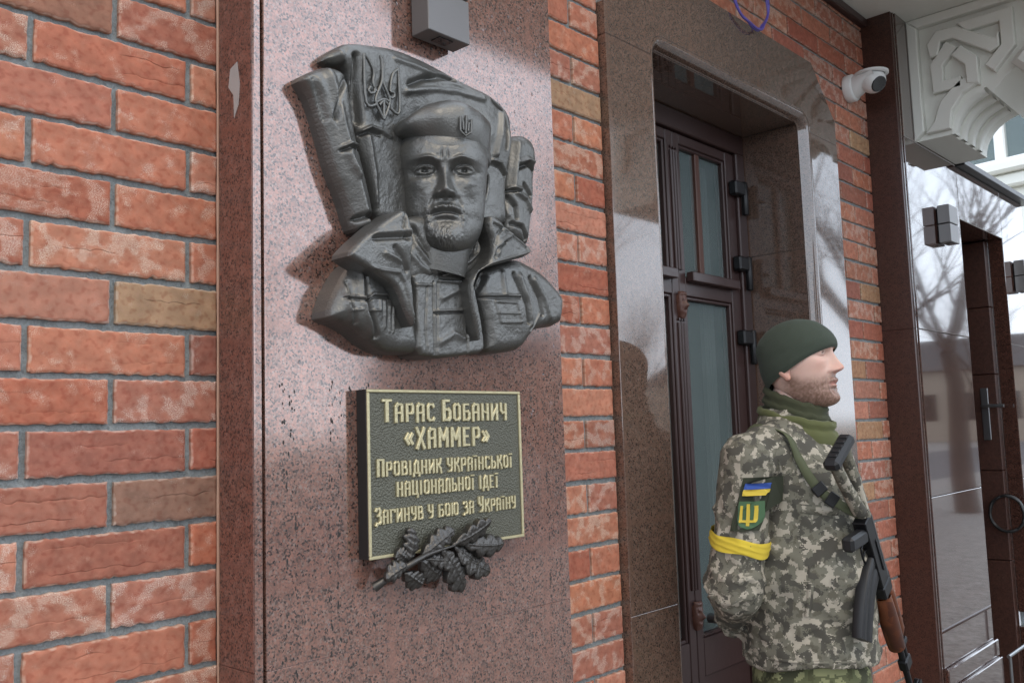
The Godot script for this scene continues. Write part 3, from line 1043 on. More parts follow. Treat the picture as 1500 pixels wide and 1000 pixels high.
# ---- canopy and its carved end beam
func build_canopy() -> void:
	var c := thing("entrance_canopy", "pale flat canopy overhead between the doorway and the carved white beam", "canopy", Vector3(3.3, 1.66, 0))
	obj("soffit", box(Vector3(-1.08, 0, 0.0), Vector3(1.12, 0.30, 1.5), 0.01), "white_paint", c)
	obj("wall_trim", box(Vector3(-1.08, -0.035, 0.0005), Vector3(0.434, -0.001, 0.03), 0.004), "door_paint", c)
	var b := thing("carved_beam", "white arched beam with interlaced strapwork panel under the canopy", "beam", Vector3(3.9, 1.15, 0.13))
	# the beam's side outline (z outwards, y up): foot at the wall, arch, then a square boss and on
	var o := PackedVector2Array()
	o.append(Vector2(0.002, 0.0))
	o.append(Vector2(0.135, 0.0))
	for i in 9:
		var a := PI - (PI / 2 - 0.25) * i / 8.0
		o.append(Vector2(0.325 + 0.19 * cos(a), 0.0 + 0.165 * sin(a)))
	o.append_array([Vector2(0.300, 0.130), Vector2(0.345, 0.175), Vector2(0.390, 0.215), Vector2(0.44, 0.17), Vector2(0.49, 0.215), Vector2(0.535, 0.175), Vector2(0.58, 0.16)])
	for i in 9:
		var a := PI / 2 + 0.25 - (PI / 2 + 0.25) * i / 8.0
		o.append(Vector2(0.80 + 0.30 * cos(a), 0.0 + 0.165 * sin(a)))
	o.append_array([Vector2(1.36, 0.0), Vector2(1.36, 0.509), Vector2(0.002, 0.509)])
	# basis: outline x -> world z, outline y -> world y, depth -> world -x (front face at x = 3.9)
	var side := func(pts: PackedVector2Array, x_front: float, depth: float, bev: float) -> ArrayMesh:
		return prism(pts, depth, Transform3D(Basis(Vector3(0, 0, 1), Vector3.UP, Vector3(-1, 0, 0)), Vector3(x_front + depth, 0, 0)), bev)
	obj("arched_slab", side.call(o, 0.022, 0.48, 0.0), "white_paint", b)
	# raised border
	obj("border", side.call(p2([0.0, 0.0, 0.040, 0.03, 0.040, 0.47, 0.0, 0.508]), -0.014, 0.0355, 0.004), "white_paint", b)
	obj("border", side.call(p2([0.0005, 0.5085, 0.041, 0.4705, 1.36, 0.4705, 1.36, 0.5085]), -0.014, 0.0355, 0.004), "white_paint", b)
	# arch moulding: stepped ribs on the underside
	var st := start()
	for k in 4:
		var rows := []
		var x := 0.05 + 0.105 * k
		for i in 13:
			var a := PI - (PI / 2 - 0.30) * i / 12.0
			var q := Vector2(0.325 + 0.19 * cos(a), 0.165 * sin(a))
			var n := Vector2(cos(a) * 0.165, sin(a) * 0.19).normalized()
			var r := PackedVector3Array()
			for s in [[-0.030, 0.0], [-0.030, -0.014], [0.030, -0.014], [0.030, 0.0]]:
				r.append(Vector3(x + s[0], q.y + n.y * (-s[1] * -1.0), q.x + n.x * (-s[1] * -1.0)))
			rows.append(r)
		add_grid(st, rows)
	obj("arch_rib", done(st), "white_paint", b)
	# interlaced straps in relief: closed bands that cross
	for s in [
		[[0.045, 0.02], [0.140, 0.02], [0.150, 0.09], [0.195, 0.150], [0.255, 0.178], [0.255, 0.215], [0.185, 0.205], [0.110, 0.140], [0.080, 0.06]],
		[[0.215, 0.185], [0.262, 0.170], [0.262, 0.285], [0.205, 0.345], [0.165, 0.315], [0.215, 0.262]],
		[[0.080, 0.300], [0.150, 0.380], [0.190, 0.345], [0.130, 0.285], [0.130, 0.222], [0.195, 0.222], [0.195, 0.178], [0.085, 0.178]],
		[[0.075, 0.385], [0.115, 0.435], [0.190, 0.430], [0.330, 0.335], [0.345, 0.360], [0.345, 0.300], [0.310, 0.285], [0.175, 0.385], [0.130, 0.385], [0.115, 0.330], [0.085, 0.330]],
		[[0.195, 0.445], [0.400, 0.445], [0.400, 0.290], [0.320, 0.205], [0.285, 0.240], [0.350, 0.305], [0.350, 0.400], [0.225, 0.400]],
		[[0.47, 0.445], [0.47, 0.300], [0.56, 0.205], [0.60, 0.240], [0.52, 0.315], [0.52, 0.445]],
		[[0.62, 0.445], [0.62, 0.30], [0.76, 0.22], [0.90, 0.30], [0.90, 0.445], [0.85, 0.445], [0.85, 0.32], [0.76, 0.27], [0.67, 0.32], [0.67, 0.445]],
		[[1.0, 0.40], [1.10, 0.44], [1.28, 0.40], [1.30, 0.20], [1.25, 0.20], [1.23, 0.37], [1.10, 0.39], [1.03, 0.36]]]:
		var pts := PackedVector2Array()
		for q in s:
			pts.append(Vector2(q[0], q[1]))
		var lift := 0.0 if b.get_child_count() % 2 else 0.006
		obj("strapwork", side.call(pts, -0.014 + lift, 0.0357 - lift, 0.004), "white_paint", b)
	obj("boss", side.call(p2([0.385, 0.215, 0.44, 0.155, 0.495, 0.215, 0.44, 0.275]), -0.05, 0.0715, 0.02), "white_paint", b)

func build_far() -> void:
	var w := thing("white_building", "white rendered house wall with a window and sill beyond the portal", "building", Vector3(7.3, GROUND, -0.10))
	w.rotation.y = -0.12
	# local: facade faces -x, runs along -z
	obj("wall", box(Vector3(0.06, 0, -4.0), Vector3(0.6, 3.36, 0.0)), "white_paint", w)
	obj("wall", box(Vector3(0.06, 4.9, -4.0), Vector3(0.6, 7.0, 0.0)), "white_paint", w)
	obj("wall", box(Vector3(0.06, 3.36, -0.04), Vector3(0.6, 4.9, 0.0)), "white_paint", w)
	obj("wall", box(Vector3(0.06, 3.36, -4.0), Vector3(0.6, 4.9, -1.4)), "white_paint", w)
	obj("window_sill", box(Vector3(-0.08, 3.27, -1.5), Vector3(0.059, 3.36, 0.02), 0.02), "white_paint", w)
	obj("sill_moulding", box(Vector3(-0.02, 3.17, -1.5), Vector3(0.059, 3.268, 0.01), 0.015), "white_paint", w)
	var win := Node3D.new()
	win.name = "window"
	w.add_child(win)
	for z: float in [-0.10, -0.36, -0.86, -1.36]:
		obj("frame_bar", box(Vector3(0.14, 3.361, z - 0.04), Vector3(0.20, 4.899, z + 0.04), 0.01), "white_plastic", win)
	obj("frame_bar", box(Vector3(0.145, 3.361, -1.39), Vector3(0.195, 3.43, -0.05), 0.01), "white_plastic", win)
	obj("pane", box(Vector3(0.165, 3.43, -1.38), Vector3(0.171, 4.88, -0.08)), "glass", win)
	obj("interior_lining", box(Vector3(0.45, 3.361, -1.39), Vector3(0.59, 4.899, -0.05)), "curtain", win)

# ---- the street that the polished stone mirrors: houses and bare trees across the road
func build_street() -> void:
	var spec := [[-34.0, 16.0, 6.2, "plaster_far", "long ochre house across the road, low roof"], [-14.0, 15.0, 7.6, "plaster_far_b", "brown plastered house across the road with taller roof"], [6.0, 17.0, 6.6, "plaster_far", "ochre house across the road, second along"], [27.0, 18.0, 8.4, "plaster_far_b", "tall brown house at the far end across the road"], [49.0, 20.0, 7.0, "plaster_far", "ochre house farthest along across the road"]]
	for s in spec:
		var h := thing("street_house", s[4], "house", Vector3(s[0] * 1.5, GROUND, 42.0), "houses across the road")
		obj("wall", box(Vector3(0, 0, 0), Vector3(s[1], s[2] - 1.6, 8.0)), s[3], h)
		obj("roof", prism(PackedVector2Array([Vector2(-0.3, 0), Vector2(4.0, 2.2), Vector2(8.3, 0)]), s[1], Transform3D(Basis(Vector3(0, 0, 1), Vector3.UP, Vector3(1, 0, 0)), Vector3(0, s[2] - 1.6, 0))), "asphalt", h)
		for i in int(s[1] / 2.6):
			var wx := 1.0 + 2.6 * i
			obj("window", box(Vector3(wx, 1.2, -0.03), Vector3(wx + 1.1, 3.0, 0.05)), "lens_black", h)
	for q in [[62.0, -6.0, 14.0, 6.0, "plaster_far_b", "brown house closing the end of the street"], [66.0, 9.0, 16.0, 6.8, "plaster_far", "ochre house closing the end of the street"]]:
		var h := thing("street_house", q[5], "house", Vector3(q[0], GROUND, q[1]), "houses across the road")
		obj("wall", box(Vector3(0, 0, 0), Vector3(8.0, q[3] - 2.0, q[2])), q[4], h)
		obj("roof", prism(PackedVector2Array([Vector2(-0.3, 0), Vector2(4.0, 2.4), Vector2(8.3, 0)]), q[2], Transform3D(Basis(Vector3(1, 0, 0), Vector3.UP, Vector3(0, 0, 1)), Vector3(0, q[3] - 2.0, 0))), "asphalt", h)
		for i in int(q[2] / 2.6):
			obj("window", box(Vector3(-0.03, 1.4, 0.9 + 2.6 * i), Vector3(0.05, 3.2, 2.0 + 2.6 * i)), "lens_black", h)
	var places := [[14.0, 4.3, 8.0, 11], [16.0, 3.7, 9.0, 12], [12.5, 9.5, 9.0, 13], [36.0, 9.0, 10.0, 14], [12.0, 19.5, 9.0, 15], [18.5, 20.0, 9.5, 16], [47.0, 13.0, 10.0, 17], [6.5, 20.5, 9.0, 18], [24.0, 22.0, 10.0, 19], [31.0, 20.5, 10.0, 20]]
	var where := ["beside the near kerb before the portal", "by the kerb beyond the first tree", "leaning over the road opposite the doorway", "tall and slim farther down the kerb", "across the road facing the pilaster", "across the road, broad low crown", "last in the row down the kerb", "across the road, leftmost of the far row", "across the road behind the far row", "across the road at the end of the far row"]
	for i in places.size():
		var q: Array = places[i]
		var t := thing("bare_tree", "leafless street tree " + where[i], "tree", Vector3(q[0], GROUND, q[1]), "bare trees along the street")
		var r := RandomNumberGenerator.new()
		r.seed = q[3]
		var trunk := start()
		var crown := start()
		limb(trunk, crown, r, Vector3.ZERO, Vector3(r.randf_range(-0.1, 0.1), 1, r.randf_range(-0.1, 0.1)).normalized(), q[2] * 0.30, 0.20, 0)
		obj("trunk", done(trunk), "bark", t)
		obj("crown", done(crown), "bark", t)

func limb(trunk: SurfaceTool, crown: SurfaceTool, r: RandomNumberGenerator, at: Vector3, dir: Vector3, length: float, rad: float, depth: int) -> void:
	var pts := PackedVector3Array([at])
	var radii := [rad]
	var p := at
	var d := dir
	var n := 5 if depth < 3 else 3
	var kids := []
	for i in n:
		d = (d + Vector3(r.randf_range(-1, 1), r.randf_range(-0.5, 0.8), r.randf_range(-1, 1)) * 0.16).normalized()
		p += d * length / n
		pts.append(p)
		radii.append(rad * (1.0 - 0.42 * (i + 1) / n))
		if depth > 0 and i > 0 and i < n - 1 and depth < 5:
			kids.append([p, d, radii[-1]])
	add_tube(trunk if depth == 0 else crown, pts, radii, 7 if depth < 2 else (5 if depth < 3 else 3), false)
	if depth >= 5:
		return
	for i in (4 if depth == 0 else 2):
		kids.append([p, d, radii[-1]])
	for k in kids:
		var side := Vector3(r.randf_range(-1, 1), r.randf_range(-0.2, 0.5), r.randf_range(-1, 1))
		var kd := ((k[1] as Vector3) + side * 0.75).normalized()
		limb(trunk, crown, r, k[0], kd, length * r.randf_range(0.55, 0.82), (k[2] as float) * r.randf_range(0.45, 0.72), depth + 1)

# ---- lamps, camera, cable, raindrops
func wall_lamp(at: Vector3, label: String, h: float) -> void:
	var l := thing("wall_lamp", label, "lamp", at, "box wall lamps on the granite")
	obj("back_plate", box(Vector3(-0.03, 0.01, 0.0), Vector3(0.03, h - 0.01, 0.006), 0.001), "black_metal", l)
	obj("housing", box(Vector3(-0.055, h * 0.5 + 0.002, 0.0065), Vector3(0.055, h, 0.055), 0.0015), "lamp_grey", l)
	obj("housing", box(Vector3(-0.055, 0.0, 0.0065), Vector3(0.055, h * 0.5 - 0.002, 0.055), 0.0015), "lamp_grey", l)
	obj("lens", box(Vector3(-0.018, -0.002, 0.02), Vector3(0.018, -0.0005, 0.045)), "lens_black", l)

func build_small() -> void:
	wall_lamp(Vector3(1.197, 0.765, 0.1101), "grey box lamp on the pink granite above the bronze portrait", 0.18)
	wall_lamp(Vector3(4.135, 0.745, 0.1301), "grey box lamp on the portal, left of its dark opening", 0.16)
	wall_lamp(Vector3(5.27, 0.64, 0.1301), "grey box lamp on the portal, right of its dark opening", 0.16)
	# security camera
	var c := thing("security_camera", "white dome security camera on the brick strip beside the portal", "camera", Vector3(3.545, 1.315, 0.0))
	var st := start()
	add_lathe(st, [Vector2(0.0, 0.0), Vector2(0.052, 0.0), Vector2(0.054, 0.004), Vector2(0.054, 0.030), Vector2(0.050, 0.036), Vector2(0.0, 0.038)], 28, Transform3D(Basis(Vector3.RIGHT, Vector3.BACK, Vector3.DOWN), Vector3.ZERO))
	obj("mount", done(st), "white_plastic", c)
	st = start()
	var rows := []
	for j in 9:
		var v := j / 8.0
		var ring := PackedVector3Array()
		for k in 24:
			var a := TAU * k / 24.0
			var rr := lerpf(0.046, 0.060, v)
			var squash := lerpf(1.0, 0.30, smoothstep(0.0, 0.8, v))
			ring.append(Vector3(cos(a) * rr, sin(a) * rr * squash + 0.030 * v, 0.030 + 0.095 * v))
		rows.append(ring)
	add_grid(st, rows, true)
	obj("arm", done(st), "white_plastic", c)
	st = start()
	var aim := Basis(Vector3(0.8, 0, 0.6), Vector3(-0.30, -0.85, 0.42).normalized(), Vector3.ZERO)
	aim.y = Vector3(-0.36, -0.62, 0.70).normalized()
	aim.x = aim.y.cross(Vector3.UP).normalized()
	aim.z = aim.x.cross(aim.y)
	var hub := Vector3(0, 0.006, 0.105)
	var prof := []
	for i in 13:
		var a := -PI / 2 + (PI / 2 + 0.85) * i / 12.0
		prof.append(Vector2(cos(a) * 0.048, sin(a) * 0.048))
	add_lathe(st, prof, 28, Transform3D(aim, hub))
	obj("ball_housing", done(st), "white_plastic", c)
	st = start()
	add_lathe(st, [Vector2(0.031, 0.034), Vector2(0.030, 0.040), Vector2(0.024, 0.038), Vector2(0.0, 0.041)], 24, Transform3D(aim, hub))
	obj("lens", done(st), "lens_black", c)
	st = start()
	add_lathe(st, [Vector2(0.050, -0.006), Vector2(0.064, -0.004), Vector2(0.064, 0.004), Vector2(0.050, 0.008), Vector2(0.0, 0.012)], 28, Transform3D(Basis(), Vector3(0, 0.036, 0.10)))
	obj("cap", done(st), "white_plastic", c)
	# violet cable looped on the wall above the doorway
	st = start()
	var path := []
	for i in 40:
		var a := -0.6 + TAU * 2.2 * i / 39.0
		var k := 1.0 + 0.04 * sin(i * 2.1)
		path.append(Vector3(0.118 * cos(a) * k, 0.112 * sin(a) * k, 0.012 + 0.009 * (i / 39.0) + 0.004 * sin(i)))
	path.append(Vector3(-0.02, 0.30, 0.02))
	path.append(Vector3(-0.05, 0.60, 0.012))
	add_tube(st, smooth_path(path, 4), [0.0042], 7)
	var cable := obj("cable_loop", done(st), "violet_cable", null, Vector3(2.70, 1.408, 0.022))
	tag(cable, "violet cable hanging in a loose loop above the doorway", "cable")
	# raindrops standing on the polished pilaster
	st = start()
	var prof2 := [Vector2(1.0, 0.0), Vector2(0.92, 0.28), Vector2(0.66, 0.55), Vector2(0.34, 0.68), Vector2(0.0, 0.72)]
	add_lathe(st, prof2, 10, Transform3D(Basis(Vector3.RIGHT, Vector3.BACK, Vector3.DOWN), Vector3.ZERO))
	var mm := MultiMesh.new()
	mm.transform_format = MultiMesh.TRANSFORM_3D
	mm.mesh = done(st)
	mm.instance_count = 420
	var r := RandomNumberGenerator.new()
	r.seed = 21
	for i in 420:
		var x := r.randf_range(0.83, 1.56)
		var y := r.randf_range(-0.35, 0.98)
		if r.randf() < 0.55:
			y = r.randf_range(0.45, 0.98)
			x = 1.565 - absf(r.randfn(0.0, 0.26))
			x = clampf(x, 0.83, 1.56)
		var s := r.randf_range(0.0010, 0.0026)
		mm.set_instance_transform(i, Transform3D(Basis().scaled(Vector3(s, s * r.randf_range(1.0, 1.9), s * 0.8)), Vector3(x, y, 0.1100)))
	var drops := MultiMeshInstance3D.new()
	drops.multimesh = mm
	drops.material_override = M["water"]
	drops.name = "raindrops"
	add_child(drops)
	drops.set_meta("kind", "stuff")
	tag(drops, "raindrops standing on the polished pink granite pilaster", "raindrops")
const FLAG_A := [0.8684, 0.6032, 0.8910, 0.6201, 0.9206, 0.6373, 0.9443, 0.6403, 0.9648, 0.6311, 0.9721, 0.5978, 0.9791, 0.5441, 0.9916, 0.4914, 1.0061, 0.4499, 1.0171, 0.4112, 1.0212, 0.3860, 1.0055, 0.3573, 0.9852, 0.3545, 0.9748, 0.3628, 0.9578, 0.4123, 0.9369, 0.4516, 0.9166, 0.5119, 0.8966, 0.5679, 0.8816, 0.5890]
const FLAG_B := [0.9189, 0.6542, 0.9496, 0.6816, 0.9719, 0.6957, 1.0320, 0.7097, 1.0855, 0.7202, 1.1516, 0.7184, 1.2157, 0.7096, 1.2677, 0.6955, 1.3220, 0.6857, 1.3681, 0.6732, 1.3902, 0.6534, 1.3865, 0.6187, 1.3809, 0.5896, 1.3701, 0.5336, 1.3637, 0.4835, 1.3646, 0.4120, 1.1142, 0.3705, 1.0373, 0.3848, 1.0269, 0.4044, 1.0172, 0.4550, 1.0000, 0.5077, 0.9876, 0.5684, 0.9796, 0.6226, 0.9667, 0.6491, 0.9403, 0.6467]
const FLAG_C := [1.3926, 0.6166, 1.4102, 0.6248, 1.4290, 0.6306, 1.4465, 0.6296, 1.4599, 0.6231, 1.4708, 0.6030, 1.4721, 0.5706, 1.4652, 0.5530, 1.4609, 0.5279, 1.4598, 0.4955, 1.4536, 0.4664, 1.4488, 0.4417, 1.4418, 0.4089, 1.4344, 0.3881, 1.3742, 0.3990, 1.3611, 0.4258, 1.3659, 0.5329, 1.3791, 0.5951]
const COAT_L := [0.9672, 0.3003, 0.9529, 0.2894, 0.9366, 0.2680, 0.9205, 0.2406, 0.9053, 0.2025, 0.9198, 0.1955, 0.9353, 0.1933, 0.9670, 0.1807, 0.9871, 0.1670, 1.0076, 0.1565, 1.0328, 0.1476, 1.0676, 0.1474, 1.1064, 0.1490, 1.0995, 0.1937, 1.0875, 0.2207, 1.0705, 0.2540, 1.0625, 0.2912, 1.0410, 0.3061, 0.9983, 0.3079]
const COAT_R := [1.2500, 0.2962, 1.2830, 0.3299, 1.3671, 0.3532, 1.4075, 0.3459, 1.4548, 0.3309, 1.4967, 0.3023, 1.5193, 0.2857, 1.5128, 0.2521, 1.5049, 0.2248, 1.4184, 0.2113, 1.3999, 0.1965, 1.3754, 0.1671, 1.3244, 0.1580, 1.2759, 0.1579, 1.2769, 0.1822, 1.2683, 0.2303, 1.2565, 0.2631]
const VEST := [1.0722, 0.2929, 1.0857, 0.2597, 1.0838, 0.2251, 1.0864, 0.1909, 1.0887, 0.1449, 1.1317, 0.1407, 1.1747, 0.1438, 1.2094, 0.1487, 1.2581, 0.1554, 1.2591, 0.1794, 1.2507, 0.2268, 1.2370, 0.2737, 1.2355, 0.2994, 1.1464, 0.3008]
const COLLAR_L := [0.9145, 0.2992, 0.9351, 0.3209, 0.9595, 0.3420, 0.9887, 0.3659, 1.0274, 0.3929, 1.0375, 0.3647, 1.0433, 0.3385, 1.0390, 0.3110, 1.0482, 0.2819, 1.0531, 0.2521, 1.0552, 0.2188, 1.0564, 0.1856, 1.0480, 0.1950, 1.0335, 0.2205, 1.0214, 0.2459, 1.0111, 0.2581, 0.9864, 0.2688, 0.9542, 0.2815, 0.9306, 0.2900]
const COLLAR_R := [1.2402, 0.4172, 1.2883, 0.4012, 1.3369, 0.3814, 1.3730, 0.3629, 1.3579, 0.3494, 1.3069, 0.3339, 1.2527, 0.3183, 1.2238, 0.3071, 1.2080, 0.2916, 1.2019, 0.2659, 1.2058, 0.2376, 1.2166, 0.1954, 1.2205, 0.1670, 1.2106, 0.1950, 1.1983, 0.2370, 1.1937, 0.2723, 1.2005, 0.2945, 1.2318, 0.3160, 1.2456, 0.3359, 1.2483, 0.3621, 1.2349, 0.3898]
const SHIRT := [1.0597, 0.3931, 1.0726, 0.3743, 1.0833, 0.3550, 1.0647, 0.3318, 1.0644, 0.3214, 1.0700, 0.2843, 1.0774, 0.2755, 1.1366, 0.2849, 1.2089, 0.2872, 1.2256, 0.3006, 1.2574, 0.3188, 1.2716, 0.3429, 1.2754, 0.3698, 1.2609, 0.4017, 1.2618, 0.4244]
const FOLD_A := [[-12, 9, 0.9647, 0.6274, 0.9742, 0.5872, 0.9821, 0.5373, 0.9968, 0.4851, 1.0155, 0.3999], [8, 11, 0.9162, 0.6270, 0.9325, 0.5769, 0.9508, 0.5121, 0.9778, 0.4302, 0.9945, 0.3710], [-6, 7, 0.9527, 0.6186, 0.9370, 0.5889, 0.9298, 0.5436], [6, 4, 0.9419, 0.4950, 0.9572, 0.5033, 0.9793, 0.5073], [-5, 5, 0.9418, 0.4903, 0.9571, 0.4982, 0.9792, 0.5014], [6, 7, 0.9525, 0.4835, 0.9631, 0.4638, 0.9738, 0.4513], [-9, 8, 0.9768, 0.3775, 0.9948, 0.3838, 1.0175, 0.3854], [-5, 6, 0.8888, 0.6034, 0.9009, 0.5797, 0.9150, 0.5402]]
const FOLD_B := [[11, 10, 0.9448, 0.6699, 0.9649, 0.6367, 0.9742, 0.5872, 0.9844, 0.5379, 1.0014, 0.4860, 1.0208, 0.4303, 1.0246, 0.3939], [-9, 10, 0.9825, 0.6715, 0.9896, 0.6210, 0.9961, 0.5591], [7, 4, 1.0003, 0.5414, 1.0188, 0.5524, 1.0398, 0.5503, 1.0635, 0.5441], [-6, 5, 1.0001, 0.5354, 1.0187, 0.5456, 1.0396, 0.5427], [7, 9, 1.0115, 0.5327, 1.0176, 0.4967, 1.0239, 0.4681, 1.0274, 0.4166], [-9, 10, 1.1078, 0.6533, 1.1466, 0.6748, 1.1866, 0.6893, 1.2276, 0.6945], [6, 8, 1.0980, 0.6360, 1.1656, 0.6572, 1.2267, 0.6691, 1.2903, 0.6656], [-8, 8, 1.3236, 0.6698, 1.3513, 0.6564, 1.3612, 0.6221, 1.3536, 0.5800], [9, 9, 1.3394, 0.6454, 1.3293, 0.6070, 1.3188, 0.5569], [6, 4, 1.3100, 0.5453, 1.3350, 0.5442, 1.3569, 0.5284], [-5, 4, 1.3097, 0.5385, 1.3318, 0.5365, 1.3509, 0.5213], [5, 8, 1.0719, 0.6911, 1.1375, 0.6929, 1.2169, 0.6859, 1.2906, 0.6736]]
const FOLD_C := [[-9, 7, 1.3757, 0.5994, 1.3679, 0.5509, 1.3631, 0.5073], [7, 8, 1.4044, 0.6055, 1.3934, 0.5559, 1.3856, 0.5113], [-8, 6, 1.4016, 0.5496, 1.4312, 0.5633, 1.4512, 0.5531], [7, 6, 1.4022, 0.5615, 1.4317, 0.5733, 1.4492, 0.5708], [7, 4, 1.3515, 0.4929, 1.3769, 0.5039, 1.4063, 0.5052], [-6, 4, 1.3512, 0.4875, 1.3766, 0.4980, 1.4060, 0.4992], [-8, 7, 1.3704, 0.4853, 1.3890, 0.4651, 1.3907, 0.4421], [7, 7, 1.3934, 0.4971, 1.4215, 0.4861, 1.4349, 0.4646], [-7, 6, 1.3789, 0.4287, 1.4069, 0.4250, 1.4231, 0.4038], [6, 7, 1.3589, 0.4757, 1.3686, 0.4464, 1.3509, 0.4208], [-6, 6, 1.4172, 0.5170, 1.4365, 0.4966]]
const FOLD_L := [[3.5, 3, 0.9307, 0.2370, 0.9565, 0.2354, 0.9726, 0.2335, 0.9830, 0.2426, 1.0357, 0.2462], [-3, 3, 0.9307, 0.2325, 0.9564, 0.2308, 0.9725, 0.2289, 0.9829, 0.2376, 1.0356, 0.2415], [5, 7, 0.9653, 0.2755, 0.9606, 0.2422, 0.9680, 0.2102, 0.9877, 0.1722], [-6, 7, 0.9714, 0.2761, 0.9695, 0.2430, 0.9782, 0.2110, 0.9980, 0.1728], [4, 6, 0.9331, 0.2591, 0.9344, 0.2206, 0.9477, 0.1926], [-4, 5, 0.9410, 0.2599, 0.9403, 0.2211, 0.9536, 0.1930], [3, 2.5, 0.9767, 0.2355, 0.9783, 0.2143, 0.9990, 0.2158, 0.9994, 0.2341], [3, 2.5, 0.9345, 0.2270, 0.9381, 0.2112, 0.9601, 0.2145], [3, 2.5, 1.0098, 0.2333, 1.0109, 0.1868], [3, 2.5, 1.0223, 0.2243, 1.0234, 0.1809], [3, 2.5, 1.0330, 0.2251, 1.0320, 0.1814], [-5, 9, 1.0149, 0.2706, 1.0356, 0.2422, 1.0480, 0.2161]]
const FOLD_R := [[3, 3, 1.2443, 0.2657, 1.3192, 0.2712, 1.3584, 0.2731], [-3, 3, 1.2441, 0.2609, 1.3190, 0.2658, 1.3582, 0.2676], [3, 2.5, 1.2914, 0.2567, 1.3464, 0.2574, 1.3587, 0.2197, 1.3047, 0.2162, 1.2914, 0.2567], [2.5, 2.5, 1.2985, 0.2346, 1.3499, 0.2365], [5, 7, 1.3158, 0.3160, 1.3166, 0.2740], [5, 8, 1.3661, 0.3135, 1.3863, 0.2567, 1.3902, 0.2179], [-6, 7, 1.3492, 0.3157, 1.3749, 0.2597, 1.3817, 0.2212], [5, 8, 1.4125, 0.3104, 1.4405, 0.2731, 1.4568, 0.2382], [-5, 7, 1.3979, 0.3129, 1.4226, 0.2755, 1.4327, 0.2405], [4, 3, 1.3894, 0.2022, 1.4178, 0.2414, 1.4267, 0.2401], [-5, 8, 1.2722, 0.3076, 1.2551, 0.2760]]
const FOLD_V := [[-4, 2.5, 1.1268, 0.2769, 1.1274, 0.2208, 1.1281, 0.1416], [-4, 2.5, 1.2107, 0.2870, 1.2105, 0.2270, 1.2119, 0.1477], [-4, 2.5, 1.1297, 0.2210, 1.2075, 0.2282], [3, 3, 1.1298, 0.2252, 1.2077, 0.2326], [3, 3, 1.0843, 0.2692, 1.1267, 0.2727], [-3, 2.5, 1.1126, 0.2685, 1.1058, 0.1985, 1.1087, 0.1436], [3.5, 3, 1.1387, 0.2816, 1.2097, 0.2851], [-3, 2.5, 1.1387, 0.2816, 1.1327, 0.1417], [3, 8, 1.1496, 0.2508, 1.1891, 0.2686], [4, 9, 1.1421, 0.1693, 1.1763, 0.1870, 1.2007, 0.1795]]
const FOLD_CL := [[4, 3.5, 0.9171, 0.2948, 0.9542, 0.2815, 0.9907, 0.2790, 1.0180, 0.2787, 1.0305, 0.2667, 1.0405, 0.2377, 1.0522, 0.1919], [-4, 7, 0.9674, 0.3317, 1.0047, 0.3367, 1.0346, 0.3407], [4, 7, 0.9594, 0.3404, 1.0050, 0.3483, 1.0350, 0.3525], [-4, 6, 1.0043, 0.3201, 1.0207, 0.3022, 1.0331, 0.2836], [4, 6, 0.9873, 0.3081, 1.0164, 0.2984], [-4, 5, 1.0272, 0.3834, 1.0200, 0.3555, 1.0281, 0.3365]]
const FOLD_CR := [[4, 3.5, 1.3670, 0.3591, 1.3071, 0.3395, 1.2529, 0.3228, 1.2162, 0.3088, 1.2041, 0.2841, 1.2058, 0.2376, 1.2183, 0.1740], [-4, 6, 1.2881, 0.3974, 1.2605, 0.3785, 1.2544, 0.3592], [4, 6, 1.3093, 0.3853, 1.2705, 0.3650, 1.2589, 0.3412], [-3, 4, 1.2481, 0.3954, 1.2985, 0.3875, 1.3530, 0.3642], [-4, 5, 1.2867, 0.3671, 1.2592, 0.3487, 1.2533, 0.3332]]
const FOLD_S := [[4, 4, 1.0725, 0.3708, 1.0873, 0.3381, 1.1050, 0.3194, 1.1346, 0.2946], [-4, 4, 1.0815, 0.3721, 1.1011, 0.3399, 1.1236, 0.3181, 1.1441, 0.2956], [4, 4, 1.2551, 0.3896, 1.2455, 0.3472, 1.2216, 0.3277, 1.1560, 0.2933], [-4, 4, 1.2445, 0.3862, 1.2299, 0.3453, 1.2064, 0.3278, 1.1464, 0.2941], [3, 6, 1.0733, 0.3225, 1.0954, 0.3043, 1.1181, 0.2929], [-4, 3, 1.0765, 0.2774, 1.1367, 0.2871]]
const TRIDENT := [[0.9985, 0.6789, 1.0012, 0.5913, 1.0252, 0.5927], [0.9985, 0.6789, 1.0111, 0.6674, 1.0200, 0.6509, 1.0177, 0.6313, 1.0248, 0.6161], [1.0119, 0.6214, 1.0072, 0.6149, 1.0117, 0.6101, 1.0201, 0.6137, 1.0212, 0.6201], [1.0358, 0.6866, 1.0393, 0.6715, 1.0385, 0.6406, 1.0256, 0.6106, 1.0235, 0.5968, 1.0334, 0.5803, 1.0411, 0.5688], [1.0436, 0.6727, 1.0404, 0.6411, 1.0522, 0.6173, 1.0558, 0.6048, 1.0486, 0.5839, 1.0411, 0.5688], [1.0244, 0.5970, 1.0420, 0.6063, 1.0558, 0.6048], [1.0313, 0.5930, 1.0419, 0.6033, 1.0518, 0.5981], [1.0420, 0.6063, 1.0411, 0.5696], [1.0773, 0.6724, 1.0781, 0.5910, 1.0555, 0.5944], [1.0773, 0.6724, 1.0648, 0.6600, 1.0596, 0.6423, 1.0572, 0.6244], [1.0572, 0.6244, 1.0649, 0.6244, 1.0667, 0.6187, 1.0598, 0.6131, 1.0531, 0.6153], [1.0396, 0.6870, 1.0436, 0.6727]]
const STEM := [1.0170, -0.2543, 1.0449, -0.2357, 1.0724, -0.2189, 1.1051, -0.2091, 1.1388, -0.2034, 1.1785, -0.1989]
